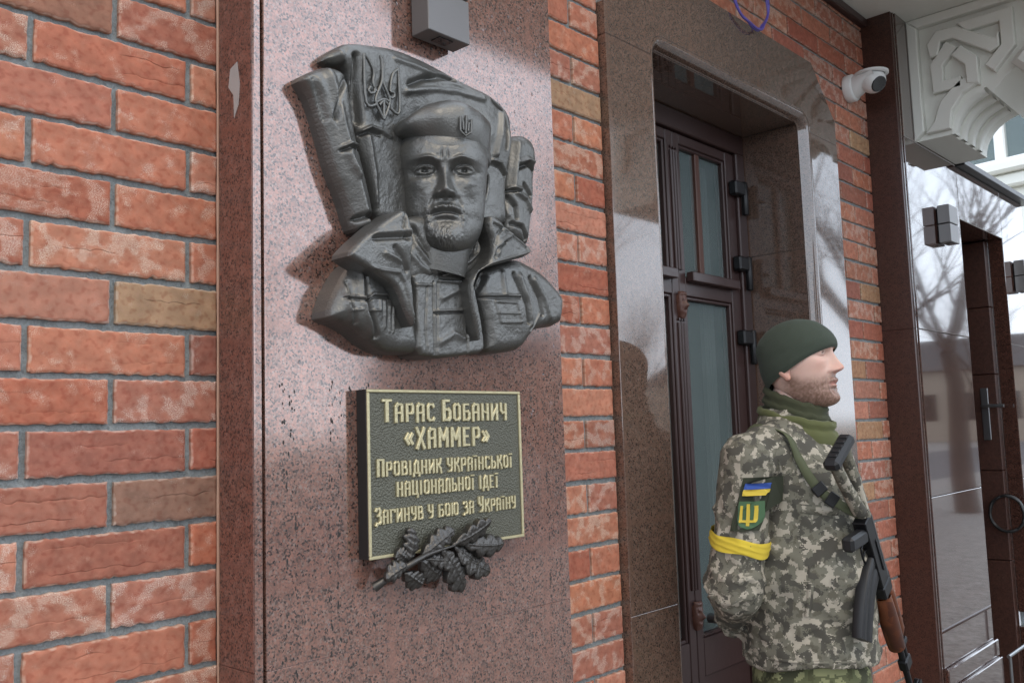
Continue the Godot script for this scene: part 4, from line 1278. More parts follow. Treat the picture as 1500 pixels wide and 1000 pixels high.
const LEAVES := [[1.0747, -0.2175, 1.0935, -0.1664, 0.0131], [1.1052, -0.2074, 1.1721, -0.1669, 0.0135], [1.1735, -0.1984, 1.2684, -0.1715, 0.0135], [1.2040, -0.1972, 1.3019, -0.2247, 0.0164], [1.1835, -0.2004, 1.2640, -0.2758, 0.0196], [1.1486, -0.2019, 1.2112, -0.2757, 0.0207], [1.1049, -0.2177, 1.1492, -0.2548, 0.0175], [1.0629, -0.2330, 1.1035, -0.2624, 0.0131], [1.0678, -0.2184, 1.0231, -0.2261, 0.0120], [1.0748, -0.2141, 1.0525, -0.1996, 0.0109], [1.1144, -0.2154, 1.1773, -0.2301, 0.0131]]

# ---------------------------------------------------------------- sculpture
func seg_dist(p: Vector2, a: Vector2, b: Vector2) -> float:
	var ab := b - a
	var t := clampf((p - a).dot(ab) / maxf(ab.length_squared(), 1e-12), 0.0, 1.0)
	return p.distance_to(a + ab * t)

# a cast sheet: the outline at edge_z swells to in_z over the rounding radius, folds are ridges (+) and grooves (-) along lines
func sheet(outline: Array, back_z: float, edge_z: float, in_z: float, rounding: float, folds: Array, cell: float, extra: Callable, sd: int) -> ArrayMesh:
	var poly := p2(outline)
	# soften the traced corners once
	var soft := PackedVector2Array()
	for i in poly.size():
		var a := poly[i]
		var b := poly[(i + 1) % poly.size()]
		soft.append(a.lerp(b, 0.25))
		soft.append(a.lerp(b, 0.75))
	poly = soft
	var n := poly.size()
	var lines := []
	for f in folds:
		lines.append([f[0] * (0.0017 if f[0] < 0 else 0.00115), f[1] * (0.0006 if f[0] < 0 else 0.00072), p2(f.slice(2))])
	var lo := poly[0]
	var hi := poly[0]
	for q in poly:
		lo = lo.min(q)
		hi = hi.max(q)
	lo -= Vector2.ONE * cell
	var nx := int((hi.x - lo.x) / cell) + 3
	var ny := int((hi.y - lo.y) / cell) + 3
	var dist := PackedFloat32Array()
	dist.resize(nx * ny)
	for j in ny:
		for i in nx:
			var p := lo + Vector2(i, j) * cell
			var d := 1e9
			var inside := false
			for k in n:
				var a := poly[k]
				var b := poly[(k + 1) % n]
				d = minf(d, seg_dist(p, a, b))
				if (a.y > p.y) != (b.y > p.y) and p.x < (b.x - a.x) * (p.y - a.y) / (b.y - a.y) + a.x:
					inside = not inside
			dist[j * nx + i] = d if inside else -d
	var nz := noise(sd, 1.0, 3)
	var verts := PackedVector3Array()
	var index := {}
	var id := PackedInt32Array()
	var height := func(p: Vector2, d: float) -> float:
		var s := clampf(d / rounding, 0.0, 1.0)
		var z := edge_z + (in_z - edge_z) * sqrt(1.0 - (1.0 - s) * (1.0 - s))
		var fade := clampf(d / 0.006, 0.25, 1.0)
		for l in lines:
			var pts: PackedVector2Array = l[2]
			var m := 1e9
			for k in pts.size() - 1:
				m = minf(m, seg_dist(p, pts[k], pts[k + 1]))
			m /= l[1]
			if m < 2.5:
				z += l[0] * exp(-m * m) * fade
		z += nz.get_noise_2d(p.x * 28.0, p.y * 24.0) * 0.0012 + nz.get_noise_2d(p.x * 150.0, p.y * 150.0 + 50.0) * 0.0006
		return z + extra.call(p, d)
	var node := func(i: int, j: int) -> int:
		var key := j * nx + i
		if not index.has(key):
			var p := lo + Vector2(i, j) * cell
			index[key] = verts.size()
			verts.append(Vector3(p.x, p.y, height.call(p, maxf(dist[key], 0.0))))
		return index[key]
	var cross := func(a: int, b: int) -> int:
		var key := "%d,%d" % [mini(a, b), maxi(a, b)]
		if not index.has(key):
			var t := dist[a] / (dist[a] - dist[b])
			var pa := lo + Vector2(a % nx, a / nx) * cell
			var pb := lo + Vector2(b % nx, b / nx) * cell
			var p := pa.lerp(pb, t)
			index[key] = verts.size()
			verts.append(Vector3(p.x, p.y, height.call(p, 0.0)))
		return index[key]
	var rim := []
	for j in ny - 1:
		for i in nx - 1:
			var q := [j * nx + i, j * nx + i + 1, (j + 1) * nx + i + 1, (j + 1) * nx + i]
			for t in [[q[0], q[2], q[1]], [q[0], q[3], q[2]]]:
				var poly_id := []
				var border := []
				for k in 3:
					var a: int = t[k]
					var b: int = t[(k + 1) % 3]
					if dist[a] > 0.0:
						poly_id.append(node.call(a % nx, a / nx))
					if (dist[a] > 0.0) != (dist[b] > 0.0):
						var c: int = cross.call(a, b)
						poly_id.append(c)
						border.append([c, dist[a] > 0.0])
				for k in range(1, poly_id.size() - 1):
					id.append_array([poly_id[0], poly_id[k], poly_id[k + 1]])
				if border.size() == 2:
					rim.append([border[0][0], border[1][0]] if border[0][1] else [border[1][0], border[0][0]])
	for e in rim:
		var a := verts.size()
		var va := verts[e[0]]
		var vb := verts[e[1]]
		verts.append(va)
		verts.append(vb)
		verts.append(Vector3(va.x, va.y, back_z))
		verts.append(Vector3(vb.x, vb.y, back_z))
		id.append_array([a, a + 2, a + 1, a + 1, a + 2, a + 3])
	return indexed(verts, id)

func none(_p: Vector2, _d: float) -> float:
	return 0.0

func curve(t: Array, x: float) -> float:        # smooth curve through (x, y) pairs
	var n := t.size() / 2
	if x <= t[0]:
		return t[1]
	for i in n - 1:
		if x <= t[i * 2 + 2]:
			var x0: float = t[i * 2]
			var y0: float = t[i * 2 + 1]
			var x1: float = t[i * 2 + 2]
			var y1: float = t[i * 2 + 3]
			var m0 := (y1 - y0) / (x1 - x0)
			var m1 := m0
			if i > 0:
				m0 = (y1 - t[i * 2 - 1]) / (x1 - t[i * 2 - 2])
			if i < n - 2:
				m1 = (t[i * 2 + 5] - y0) / (t[i * 2 + 4] - x0)
			var s := (x - x0) / (x1 - x0)
			var h := x1 - x0
			var s2 := s * s
			var s3 := s2 * s
			return (2 * s3 - 3 * s2 + 1) * y0 + (s3 - 2 * s2 + s) * h * m0 + (-2 * s3 + 3 * s2) * y1 + (s3 - s2) * h * m1
	return t[n * 2 - 1]

func g2(x: float, y: float, x0: float, y0: float, sx: float, sy: float) -> float:
	var a := (x - x0) / sx
	var b := (y - y0) / sy
	return exp(-a * a - b * b)

# a human head in its own frame: y up, z to the front, eyes at y = 0.012; o tunes it
func head_rows(o: Dictionary) -> Array:
	var chin: float = o.get("chin", 0.0)
	var ww: float = o.get("wide", 1.0)
	var ex: float = o.get("eye_x", 0.032)
	var ey := 0.012
	var W := [-0.122 - chin, 0.004, -0.119 - chin, 0.020, -0.108 - chin * 0.8, 0.038, -0.088 - chin * 0.3, 0.053, -0.055, 0.064, -0.02, 0.071, 0.02, 0.075, 0.06, 0.077, 0.09, 0.066, 0.108, 0.042, 0.116, 0.018, 0.118, 0.0]
	var F := [-0.122 - chin, 0.030, -0.119 - chin, 0.066, -0.108 - chin * 0.8, 0.084, -0.092 - chin * 0.5, 0.087, -0.076, 0.0825, -0.060, 0.086, -0.040, 0.085, -0.015, 0.082, 0.012, 0.083, 0.034, 0.0925, 0.055, 0.091, 0.080, 0.079, 0.100, 0.054, 0.113, 0.022, 0.118, 0.0]
	var B := [-0.122 - chin, 0.010, -0.10, -0.020, -0.075, -0.058, -0.04, -0.082, 0.0, -0.096, 0.05, -0.102, 0.09, -0.079, 0.108, -0.048, 0.116, -0.02, 0.118, 0.0]
	var nose_h := [-0.047, 0.0, -0.0405, 0.006, -0.036, 0.019, -0.030, 0.026, -0.024, 0.0255, -0.012, 0.019, 0.002, 0.0125, 0.016, 0.006, 0.03, 0.0]
	var nose_w := [-0.047, 0.017, -0.034, 0.0155, -0.024, 0.0125, -0.010, 0.0095, 0.005, 0.0085, 0.03, 0.012]
	var nzz := noise(o.get("seed", 1), 1.0, 2)
	var beard: float = o.get("beard", 0.0)
	var rows := []
	var rr: int = o.get("rows", 130)
	var cc: int = o.get("cols", 150)
	for j in rr:
		var v := j / float(rr - 1)
		var y := lerpf(-0.122 - chin, 0.118, v)
		if v < 0.1:
			y = -0.122 - chin + (0.24 + chin) * 0.1 * pow(v / 0.1, 1.7)
		elif v > 0.9:
			y = 0.118 - (0.24 + chin) * 0.1 * pow((1.0 - v) / 0.1, 1.9)
		var w: float = curve(W, y) * ww * lerpf(o.get("jaw", 1.0), 1.0, smoothstep(-0.11, -0.01, y))
		var f := curve(F, y)
		var b := curve(B, y)
		var ring := PackedVector3Array()
		for i in cc:
			var t := i / float(cc) * 2.0 - 1.0
			var az := PI * signf(t) * pow(absf(t), 1.45)
			var s := sin(az)
			var c := cos(az)
			var x := w * signf(s) * pow(absf(s), 0.88)
			var z := f * pow(maxf(c, 0.0), 0.80) if c > 0 else b * pow(-c, 0.85)
			var m := smoothstep(0.05, 0.6, c)
			if m > 0.0:
				var ax := absf(x)
				var d: float = curve(nose_h, y) * o.get("nose", 1.0) * exp(-pow(x / curve(nose_w, y), 2.0)) if y < 0.03 and y > -0.047 else 0.0
				d += 0.0085 * g2(ax, y, 0.0155, -0.033, 0.0055, 0.0062)
				d -= 0.004 * g2(ax, y, 0.008, -0.040, 0.004, 0.003)
				d -= 0.0125 * g2(ax, y, ex - 0.004, ey + 0.001, 0.0155, 0.0105)
				d -= 0.006 * g2(ax, y, 0.016, ey - 0.001, 0.006, 0.008)
				d -= 0.005 * g2(ax, y, ex + 0.016, ey - 0.004, 0.010, 0.009)
				var es: float = o.get("eye", 1.0)
				var u := (ax - ex) / (0.0145 * es)
				if absf(u) < 1.4:
					var lid := ey + 0.0055 * es * (1.0 - u * u)
					var low := ey - 0.0045 * es * (1.0 - u * u)
					d += 0.0090 * exp(-pow(u, 4.0) - pow((y - ey) / (0.0066 * es), 4.0))
					d += 0.0030 * exp(-pow((y - lid) / 0.0018, 2.0)) * exp(-pow(u, 6.0))
					d -= 0.0030 * exp(-pow((y - lid - 0.0048) / 0.0016, 2.0)) * exp(-pow(u, 6.0))
					d += 0.0014 * exp(-pow((y - low) / 0.0014, 2.0)) * exp(-pow(u, 6.0))
					d -= 0.0016 * exp(-pow((y - low + 0.0050) / 0.0018, 2.0)) * exp(-pow(u, 6.0))
					d -= o.get("iris", 0.0) * exp(-pow((ax - ex + o.get("gaze", 0.0) * signf(x)) / (0.0036 * es), 4.0) - pow((y - ey - 0.001) / (0.0036 * es), 4.0))
				var frown: float = o.get("frown", 0.0)
				var by := ey + 0.0205 - frown * 0.006 * exp(-pow((ax - 0.012) / 0.010, 2.0)) - 0.10 * maxf(0.0, ax - 0.038)
				d += 0.0062 * g2(ax, y, 0.030, by, 0.021, 0.0058) + o.get("brow", 0.0) * g2(ax, y, 0.031, by + 0.001, 0.019, 0.0034)
				d -= frown * 0.004 * g2(ax, y, 0.0055, ey + 0.026, 0.0022, 0.010)
				d += 0.006 * g2(ax, y, 0.046, -0.012, 0.018, 0.015)
				d -= 0.004 * g2(ax, y, 0.047, -0.050, 0.014, 0.018)
				# mouth
				var mw: float = o.get("mouth", 0.025)
				var my: float = -0.0655 - o.get("sag", 0.004) * pow(ax / mw, 2.0)
				d += 0.0050 * exp(-pow((y - my - 0.0062) / 0.0048, 2.0) - pow(ax / (mw * 0.9), 4.0))
				d -= 0.0066 * o.get("cut", 1.0) * exp(-pow((y - my) / 0.0021, 2.0) - pow(ax / mw, 6.0))
				d += 0.0058 * exp(-pow((y - my + 0.0066) / 0.0046, 2.0) - pow(ax / (mw * 0.72), 4.0))
				d -= 0.0040 * o.get("cut", 1.0) * exp(-pow((y - my + 0.0150) / 0.0045, 2.0) - pow(ax / 0.02, 2.0))
				d -= 0.0012 * g2(x, y, 0.0, -0.052, 0.003, 0.007)
				var fold := 0.0205 + 0.34 * (-0.034 - y)
				if y < -0.026 and y > -0.072:
					d -= 0.0026 * exp(-pow((ax - fold) / 0.0036, 2.0))
				if beard > 0.0:
					var chinny := g2(ax, y, 0.0, -0.105 - chin * 0.6, 0.026, 0.016 + chin * 0.3)
					var tache := exp(-pow((y - my - 0.0105) / 0.0048, 2.0) - pow(ax / (mw * 1.05), 4.0))
					var droop := g2(ax, y, mw * 1.12, -0.078, 0.0055, 0.016)
					d += beard * (0.009 * chinny + 0.0045 * tache + 0.0045 * droop)
					d += beard * 0.0022 * nzz.get_noise_3d(x * 260.0, y * 120.0, 3.0) * clampf(chinny + tache + droop, 0.0, 1.0)
				d += 0.0010 * nzz.get_noise_3d(x * 60.0, y * 60.0, 1.0) * o.get("rough", 1.0)
				z += d * m
			ring.append(Vector3(x, y, z))
		rows.append(ring)
	return rows

func build_relief() -> void:
	var rel := thing("bronze_portrait", "dark bronze high relief bust of a bearded soldier in a beret before furled flags", "sculpture", Vector3(1.18, 0.13, 0.11))
	var o := -rel.position
	var put := func(called: String, m: ArrayMesh, label := "") -> MeshInstance3D:
		var q := obj(called, m, "bronze", rel, o)
		if label:
			q.set_meta("label", label)
		return q
	var zf := none
	put.call("flag", sheet(FLAG_B, 0.1102, 0.120, 0.140, 0.022, FOLD_B, 0.0026, func(p: Vector2, _d: float) -> float: return 0.018 * exp(-pow((p.x - 1.32) / 0.07, 2.0)) + 0.010 * exp(-pow((p.y - 0.66 + 0.25 * (p.x - 1.1)) / 0.05, 2.0)), 301), "broad furled flag with a trident badge behind the head")
	put.call("flag", sheet(FLAG_A, 0.1102, 0.128, 0.158, 0.024, FOLD_A, 0.0026, zf, 302), "narrow rolled flag fold at the edge")
	put.call("flag", sheet(FLAG_C, 0.1102, 0.118, 0.150, 0.026, FOLD_C, 0.0026, zf, 303), "drooping folded flag behind the ear")
	var st := start()
	for l in TRIDENT:
		var path := []
		var q := p2(l)
		for k in q.size():
			path.append(Vector3(q[k].x, q[k].y, 0.150))
		add_tube(st, smooth_path(path, 4), [0.0030], 6)
	put.call("trident_badge", done(st))
	put.call("coat_half", sheet(COAT_L, 0.1102, 0.146, 0.172, 0.024, FOLD_L, 0.0021, func(p: Vector2, _d: float) -> float: return 0.012 * exp(-pow((p.x - 0.98) / 0.05, 2.0) - pow((p.y - 0.22) / 0.06, 2.0)), 304))
	put.call("coat_half", sheet(COAT_R, 0.1102, 0.146, 0.172, 0.024, FOLD_R, 0.0021, func(p: Vector2, _d: float) -> float: return 0.012 * exp(-pow((p.x - 1.36) / 0.06, 2.0) - pow((p.y - 0.24) / 0.06, 2.0)), 305))
	put.call("vest", sheet(VEST, 0.1102, 0.166, 0.177, 0.008, FOLD_V, 0.0021, zf, 306))
	put.call("shirt", sheet(SHIRT, 0.112, 0.160, 0.178, 0.020, FOLD_S, 0.0026, func(p: Vector2, _d: float) -> float: return 0.014 * exp(-pow((p.x - 1.15) / 0.05, 2.0)) * smoothstep(0.27, 0.36, p.y), 307))
	put.call("collar", sheet(COLLAR_L, 0.155, 0.197, 0.209, 0.008, FOLD_CL, 0.0021, func(p: Vector2, _d: float) -> float: return 0.016 * smoothstep(0.95, 1.04, p.x) * smoothstep(0.26, 0.33, p.y), 308))
	put.call("collar", sheet(COLLAR_R, 0.155, 0.197, 0.209, 0.008, FOLD_CR, 0.0021, func(p: Vector2, _d: float) -> float: return 0.010 * smoothstep(1.32, 1.25, p.x) * smoothstep(0.29, 0.35, p.y), 309))
	# head, turned towards the street corner
	var face := Transform3D(Basis(Vector3.UP, -0.70) * Basis(Vector3.RIGHT, 0.03), Vector3(1.180, 0.469, 0.152))
	var opts := {"chin": 0.017, "wide": 1.13, "jaw": 1.16, "eye_x": 0.0365, "beard": 1.4, "mouth": 0.029, "sag": 0.0055, "frown": 0.9, "brow": 0.003, "iris": 0.006, "eye": 1.22, "gaze": 0.0, "seed": 5, "cut": 0.55, "rough": 0.9, "nose": 1.12, "rows": 190, "cols": 210}
	var rows := head_rows(opts)
	for r in rows.size():
		rows[r] = face * (rows[r] as PackedVector3Array)
	var hd := put.call("head", skin(rows, true)) as MeshInstance3D
	# neck and ear
	st = start()
	add_tube(st, smooth_path([Vector3(1.160, 0.305, 0.142), Vector3(1.163, 0.335, 0.148), Vector3(1.168, 0.37, 0.152), Vector3(1.175, 0.43, 0.152)]), [0.061], 28)
	obj("neck", done(st), "bronze", hd)
	st = start()
	add_tube(st, smooth_path([face * Vector3(0.079, 0.028, -0.012), face * Vector3(0.089, 0.030, -0.024), face * Vector3(0.090, 0.008, -0.030), face * Vector3(0.084, -0.018, -0.018), face * Vector3(0.078, -0.028, -0.010)]), [0.005, 0.006, 0.006, 0.006, 0.004], 8)
	obj("ear", done(st), "bronze", hd)
	# beret: leather band and soft crown pulled to one side
	var cap := face * Transform3D(Basis(Vector3.BACK, -0.075), Vector3(0, 0.018, -0.006))
	var prof := [[0.030, 0.0835, 0.0], [0.031, 0.0865, 0.0], [0.038, 0.0875, 0.0], [0.050, 0.0870, 0.0], [0.0515, 0.0845, 0.0], [0.054, 0.0855, 0.0], [0.062, 0.0910, 0.003], [0.074, 0.0965, 0.006], [0.088, 0.0975, 0.009], [0.099, 0.0900, 0.011], [0.109, 0.0740, 0.012], [0.116, 0.0520, 0.010], [0.119, 0.0250, 0.008], [0.1195, 0.001, 0.006]]
	var crown := []
	var nzc := noise(88, 1.0, 2)
	for q in prof:
		var ring := PackedVector3Array()
		for k in 72:
			var a := TAU * k / 72.0
			var s := sin(a)
			var c := cos(a)
			var r: float = q[1]
			var hgt: float = q[0]
			var soft := smoothstep(0.052, 0.08, hgt)
			var x: float = s * r * 1.04 - q[2] * 1.7
			var z := c * r * (1.12 if c > 0 else 1.10)
			var y := hgt - soft * 0.020 * smoothstep(0.2, 1.0, -s) + soft * 0.014 * s + soft * 0.010 * maxf(0.0, c) - 0.010 * soft * maxf(0.0, -c)
			y += soft * 0.006 * sin(a * 3.0 + hgt * 60.0) * 0.6
			var w := 1.0 + soft * 0.05 * nzc.get_noise_2d(s * 2.2 + 4.0, c * 2.2 + hgt * 20.0)
			ring.append(cap * Vector3(x * w, y, z * w))
		crown.append(ring)
	var be := put.call("beret", skin(crown, true)) as MeshInstance3D
	st = start()
	for l in [[[0, 0.0], [0, 0.034]], [[-0.011, 0.004], [-0.012, 0.03]], [[0.011, 0.004], [0.012, 0.03]], [[-0.011, 0.004], [0, -0.004], [0.011, 0.004]], [[-0.005, 0.006], [-0.006, 0.022]], [[0.005, 0.006], [0.006, 0.022]]]:
		var path := PackedVector3Array()
		for q in l:
			var ang: float = 0.42 + q[0] / 0.10
			path.append(cap * Vector3(sin(ang) * 0.0985 - 0.006, 0.060 + q[1], cos(ang) * 0.1085))
		add_tube(st, path, [0.0022], 5)
	obj("cap_badge", done(st), "bronze", be)

# ---------------------------------------------------------------- plaque
# letters as strokes in a cell one unit high: width, then polylines
const GLYPHS := {
	"Т": [0.56, [[0.0, 0.93], [0.56, 0.93]], [[0.28, 0.0], [0.28, 0.97]]],
	"А": [0.52, [[0.07, 0.0], [0.07, 0.80], [0.2, 0.95]], [[0.45, 0.0], [0.45, 0.95]], [[0.07, 0.48], [0.45, 0.48]], [[0.05, 0.93], [0.45, 0.93]]],
	"Р": [0.50, [[0.07, 0.0], [0.07, 0.97]], [[0.07, 0.93], [0.38, 0.93], [0.45, 0.84], [0.45, 0.54], [0.36, 0.45], [0.07, 0.45]]],
	"С": [0.50, [[0.46, 0.80], [0.40, 0.93], [0.16, 0.93], [0.07, 0.80], [0.07, 0.18], [0.17, 0.07], [0.40, 0.07], [0.48, 0.18]]],
	"Б": [0.50, [[0.07, 0.0], [0.07, 0.97]], [[0.07, 0.93], [0.46, 0.93]], [[0.07, 0.54], [0.36, 0.54], [0.45, 0.44], [0.45, 0.16], [0.36, 0.07], [0.07, 0.07]]],
	"О": [0.52, [[0.17, 0.07], [0.07, 0.18], [0.07, 0.82], [0.17, 0.93], [0.35, 0.93], [0.45, 0.82], [0.45, 0.18], [0.35, 0.07], [0.17, 0.07]]],
	"Н": [0.54, [[0.07, 0.0], [0.07, 1.0]], [[0.47, 0.0], [0.47, 1.0]], [[0.07, 0.56], [0.47, 0.42]]],
	"И": [0.54, [[0.07, 0.0], [0.07, 1.0]], [[0.47, 0.0], [0.47, 1.0]], [[0.07, 0.22], [0.47, 0.74]]],
	"Ч": [0.50, [[0.07, 1.0], [0.07, 0.58], [0.18, 0.44], [0.43, 0.50]], [[0.43, 0.0], [0.43, 1.0]]],
	"Х": [0.56, [[0.05, 1.0], [0.13, 0.80], [0.28, 0.52], [0.43, 0.20], [0.51, 0.0]], [[0.51, 1.0], [0.43, 0.80], [0.28, 0.52], [0.13, 0.20], [0.05, 0.0]]],
	"М": [0.64, [[0.07, 0.0], [0.07, 1.0]], [[0.57, 0.0], [0.57, 1.0]], [[0.07, 0.95], [0.32, 0.40], [0.57, 0.95]]],
	"Е": [0.48, [[0.07, 0.0], [0.07, 1.0]], [[0.07, 0.93], [0.46, 0.93]], [[0.07, 0.52], [0.38, 0.52]], [[0.07, 0.07], [0.46, 0.07]]],
	"П": [0.54, [[0.07, 0.0], [0.07, 0.97]], [[0.47, 0.0], [0.47, 0.97]], [[0.0, 0.93], [0.54, 0.93]]],
	"В": [0.50, [[0.07, 0.0], [0.07, 1.0]], [[0.07, 0.93], [0.34, 0.93], [0.41, 0.84], [0.41, 0.62], [0.32, 0.53], [0.07, 0.53]], [[0.30, 0.53], [0.45, 0.43], [0.45, 0.16], [0.36, 0.07], [0.07, 0.07]]],
	"І": [0.22, [[0.11, 0.0], [0.11, 1.0]]],
	"Ї": [0.26, [[0.13, 0.0], [0.13, 0.86]], [[0.03, 1.0], [0.03, 1.1]], [[0.23, 1.0], [0.23, 1.1]]],
	"Д": [0.56, [[0.12, 0.12], [0.12, 0.70], [0.30, 0.97]], [[0.44, 0.12], [0.44, 0.97]], [[0.02, -0.12], [0.02, 0.10], [0.54, 0.10], [0.54, -0.12]], [[0.28, 0.93], [0.44, 0.93]]],
	"К": [0.52, [[0.07, 0.0], [0.07, 1.0]], [[0.47, 1.0], [0.40, 0.70], [0.09, 0.52]], [[0.20, 0.56], [0.40, 0.34], [0.49, 0.0]]],
	"У": [0.50, [[0.07, 1.0], [0.07, 0.60], [0.18, 0.46], [0.43, 0.50]], [[0.43, 1.0], [0.43, 0.20], [0.34, 0.06], [0.10, 0.06]]],
	"Ь": [0.48, [[0.07, 0.0], [0.07, 1.0]], [[0.07, 0.54], [0.34, 0.54], [0.43, 0.44], [0.43, 0.16], [0.34, 0.07], [0.07, 0.07]]],
	"Л": [0.52, [[0.03, 0.04], [0.12, 0.12], [0.12, 0.80], [0.24, 0.95]], [[0.45, 0.0], [0.45, 0.97]], [[0.20, 0.93], [0.45, 0.93]]],
	"Ц": [0.56, [[0.07, 1.0], [0.07, 0.08], [0.52, 0.08], [0.54, -0.14]], [[0.45, 1.0], [0.45, 0.08]]],
	"З": [0.48, [[0.05, 0.80], [0.12, 0.93], [0.33, 0.93], [0.41, 0.82], [0.41, 0.64], [0.32, 0.53], [0.16, 0.53]], [[0.30, 0.53], [0.44, 0.42], [0.44, 0.16], [0.34, 0.06], [0.12, 0.06], [0.03, -0.06]]],
	"Г": [0.46, [[0.07, 0.0], [0.07, 0.97]], [[0.0, 0.93], [0.44, 0.93], [0.45, 0.78]]],
	"Ю": [0.74, [[0.07, 0.0], [0.07, 1.0]], [[0.07, 0.5], [0.30, 0.5]], [[0.40, 0.07], [0.30, 0.18], [0.30, 0.82], [0.40, 0.93], [0.57, 0.93], [0.67, 0.82], [0.67, 0.18], [0.57, 0.07], [0.40, 0.07]]],
	"«": [0.50, [[0.22, 0.72], [0.05, 0.48], [0.22, 0.24]], [[0.45, 0.72], [0.28, 0.48], [0.45, 0.24]]],
	"»": [0.50, [[0.05, 0.72], [0.22, 0.48], [0.05, 0.24]], [[0.28, 0.72], [0.45, 0.48], [0.28, 0.24]]],
}

func glyph_mesh(ch: String, h: float, wide: float) -> ArrayMesh:
	var st := start()
	var g: Array = GLYPHS[ch]
	var k := 0
	for s in g.slice(1):
		for i in s.size() - 1:
			var a := Vector2(s[i][0] * wide, s[i][1]) * h
			var b := Vector2(s[i + 1][0] * wide, s[i + 1][1]) * h
			var d := (b - a).normalized()
			var th := h * (0.092 if absf(d.y) > 0.5 else 0.064)
			var n := Vector2(-d.y, d.x) * th
			var e := d * th * (0.6 if s.size() > 2 else 0.1)
			add_prism(st, PackedVector2Array([a - e - n, b + e - n, b + e + n, a - e + n]), 0.0042 + 0.00012 * k, Transform3D(), 0.0009)
			k += 1
	return done(st)

func build_plaque() -> void:
	var p := thing("memorial_plaque", "square bronze plaque with raised Cyrillic inscription and pale brass border", "plaque", Vector3(1.196, -0.061, 0.1102))
	var w := 0.196
	var h := 0.145
	obj("casting", box(Vector3(-w, -h, 0.0), Vector3(w, h, 0.0262), 0.001), "plaque_edge", p)
	obj("background", box(Vector3(-w + 0.005, -h + 0.005, 0.0263), Vector3(w - 0.005, h - 0.005, 0.0275)), "plaque_ground", p)
	for q in [[-w, h - 0.0055, w, h], [-w, -h, w, -h + 0.0055], [-w, -h + 0.0056, -w + 0.0055, h - 0.0056], [w - 0.0055, -h + 0.0056, w, h - 0.0056]]:
		obj("border", box(Vector3(q[0], q[1], 0.0264), Vector3(q[2], q[3], 0.031), 0.0012), "brass", p)
	# text, x from, x to, baseline, height of the small capitals, drop capital factor
	var lines := [["Тарас Бобанич", 1.033, 1.350, 0.0265, 0.0335, 1.22], ["«ХАММЕР»", 1.084, 1.298, -0.0215, 0.0365, 1.0], ["Провідник української", 1.020, 1.361, -0.0675, 0.0255, 1.22], ["національної ідеї", 1.063, 1.319, -0.1040, 0.0258, 1.0], ["Загинув у бою за Україну", 1.014, 1.368, -0.1480, 0.0240, 1.20]]
	var cache := {}
	for l in lines:
		var text: String = l[0]
		var total := 0.0
		var gap := 0.20
		for i in text.length():
			var ch := text[i]
			if ch == " ":
				total += 0.42
				continue
			var up := ch.to_upper()
			var f: float = l[5] if ch == up and ch != "«" and ch != "»" else 1.0
			total += (GLYPHS[up][0] as float) * (1.0 + (f - 1.0) * 0.4) + gap
		total -= gap
		var size: float = l[4]
		var wide: float = (l[2] - l[1]) / (total * size)
		var x: float = l[1]
		for i in text.length():
			var ch := text[i]
			if ch == " ":
				x += 0.42 * size * wide
				continue
			var up := ch.to_upper()
			var f: float = l[5] if ch == up and ch != "«" and ch != "»" else 1.0
			var key := "%s %.4f %.3f" % [up, size * f, wide]
			if not cache.has(key):
				cache[key] = glyph_mesh(up, size * f, wide * (1.0 + (f - 1.0) * 0.4) / f)
			obj("letter", cache[key], "brass", p, Vector3(x - 1.196, l[3] + 0.061, 0.0273))
			x += ((GLYPHS[up][0] as float) * (1.0 + (f - 1.0) * 0.4) + gap) * size * wide

# ---------------------------------------------------------------- oak branch
func oak_leaf(length: float, width: float, sd: int) -> ArrayMesh:
	var r := RandomNumberGenerator.new()
	r.seed = sd
	var ph := r.randf_range(0.0, 0.4)
	var bend := r.randf_range(-0.25, 0.25)
	var right := []
	var left := []
	for j in 41:
		var u := j / 40.0
		var env := pow(sin(PI * minf(1.0, pow(u * 0.985 + 0.012, 0.85))), 0.7) * (0.40 + 0.70 * u)
		for s: float in [1.0, -1.0]:
			var lobe := 0.46 + 0.54 * pow(absf(cos(PI * (u * 4.0 + ph + (0.15 if s > 0 else 0.0)))), 0.6)
			var half := maxf(0.0022, width * env * lobe)
			var q := [length * u + half * 0.15, s * half + bend * length * u * u]
			(right if s > 0 else left).append(q)
	var outline := []
	for q in right:
		outline.append_array(q)
	for k in left.size():
		outline.append_array(left[left.size() - 1 - k])
	var folds := [[1.4, 1.8, 0.0, 0.0, length * 0.35, bend * length * 0.12, length * 0.7, bend * length * 0.49, length, bend * length]]
	for k in 4:
		for s: float in [1.0, -1.0]:
			var u := 0.16 + 0.19 * k
			var y := bend * length * u * u
			folds.append([0.6, 1.5, length * u, y, length * (u + 0.10), y + s * width * 0.8])
			folds.append([-0.7, 2.6, length * (u + 0.09), y + s * 0.003, length * (u + 0.17), y + s * width * 0.8])
	var curl := r.randf_range(0.05, 0.16)
	var roll := r.randf_range(0.1, 0.35)
	var twist := r.randf_range(-0.35, 0.35)
	return sheet(outline, -0.008, 0.0, 0.0028, 0.006, folds, 0.0016, func(p: Vector2, _d: float) -> float:
		var u := p.x / length
		var y := p.y - bend * length * u * u
		return length * curl * 4.0 * u * (1.0 - u) * 0.5 - y * y * roll / width + y * twist, sd)

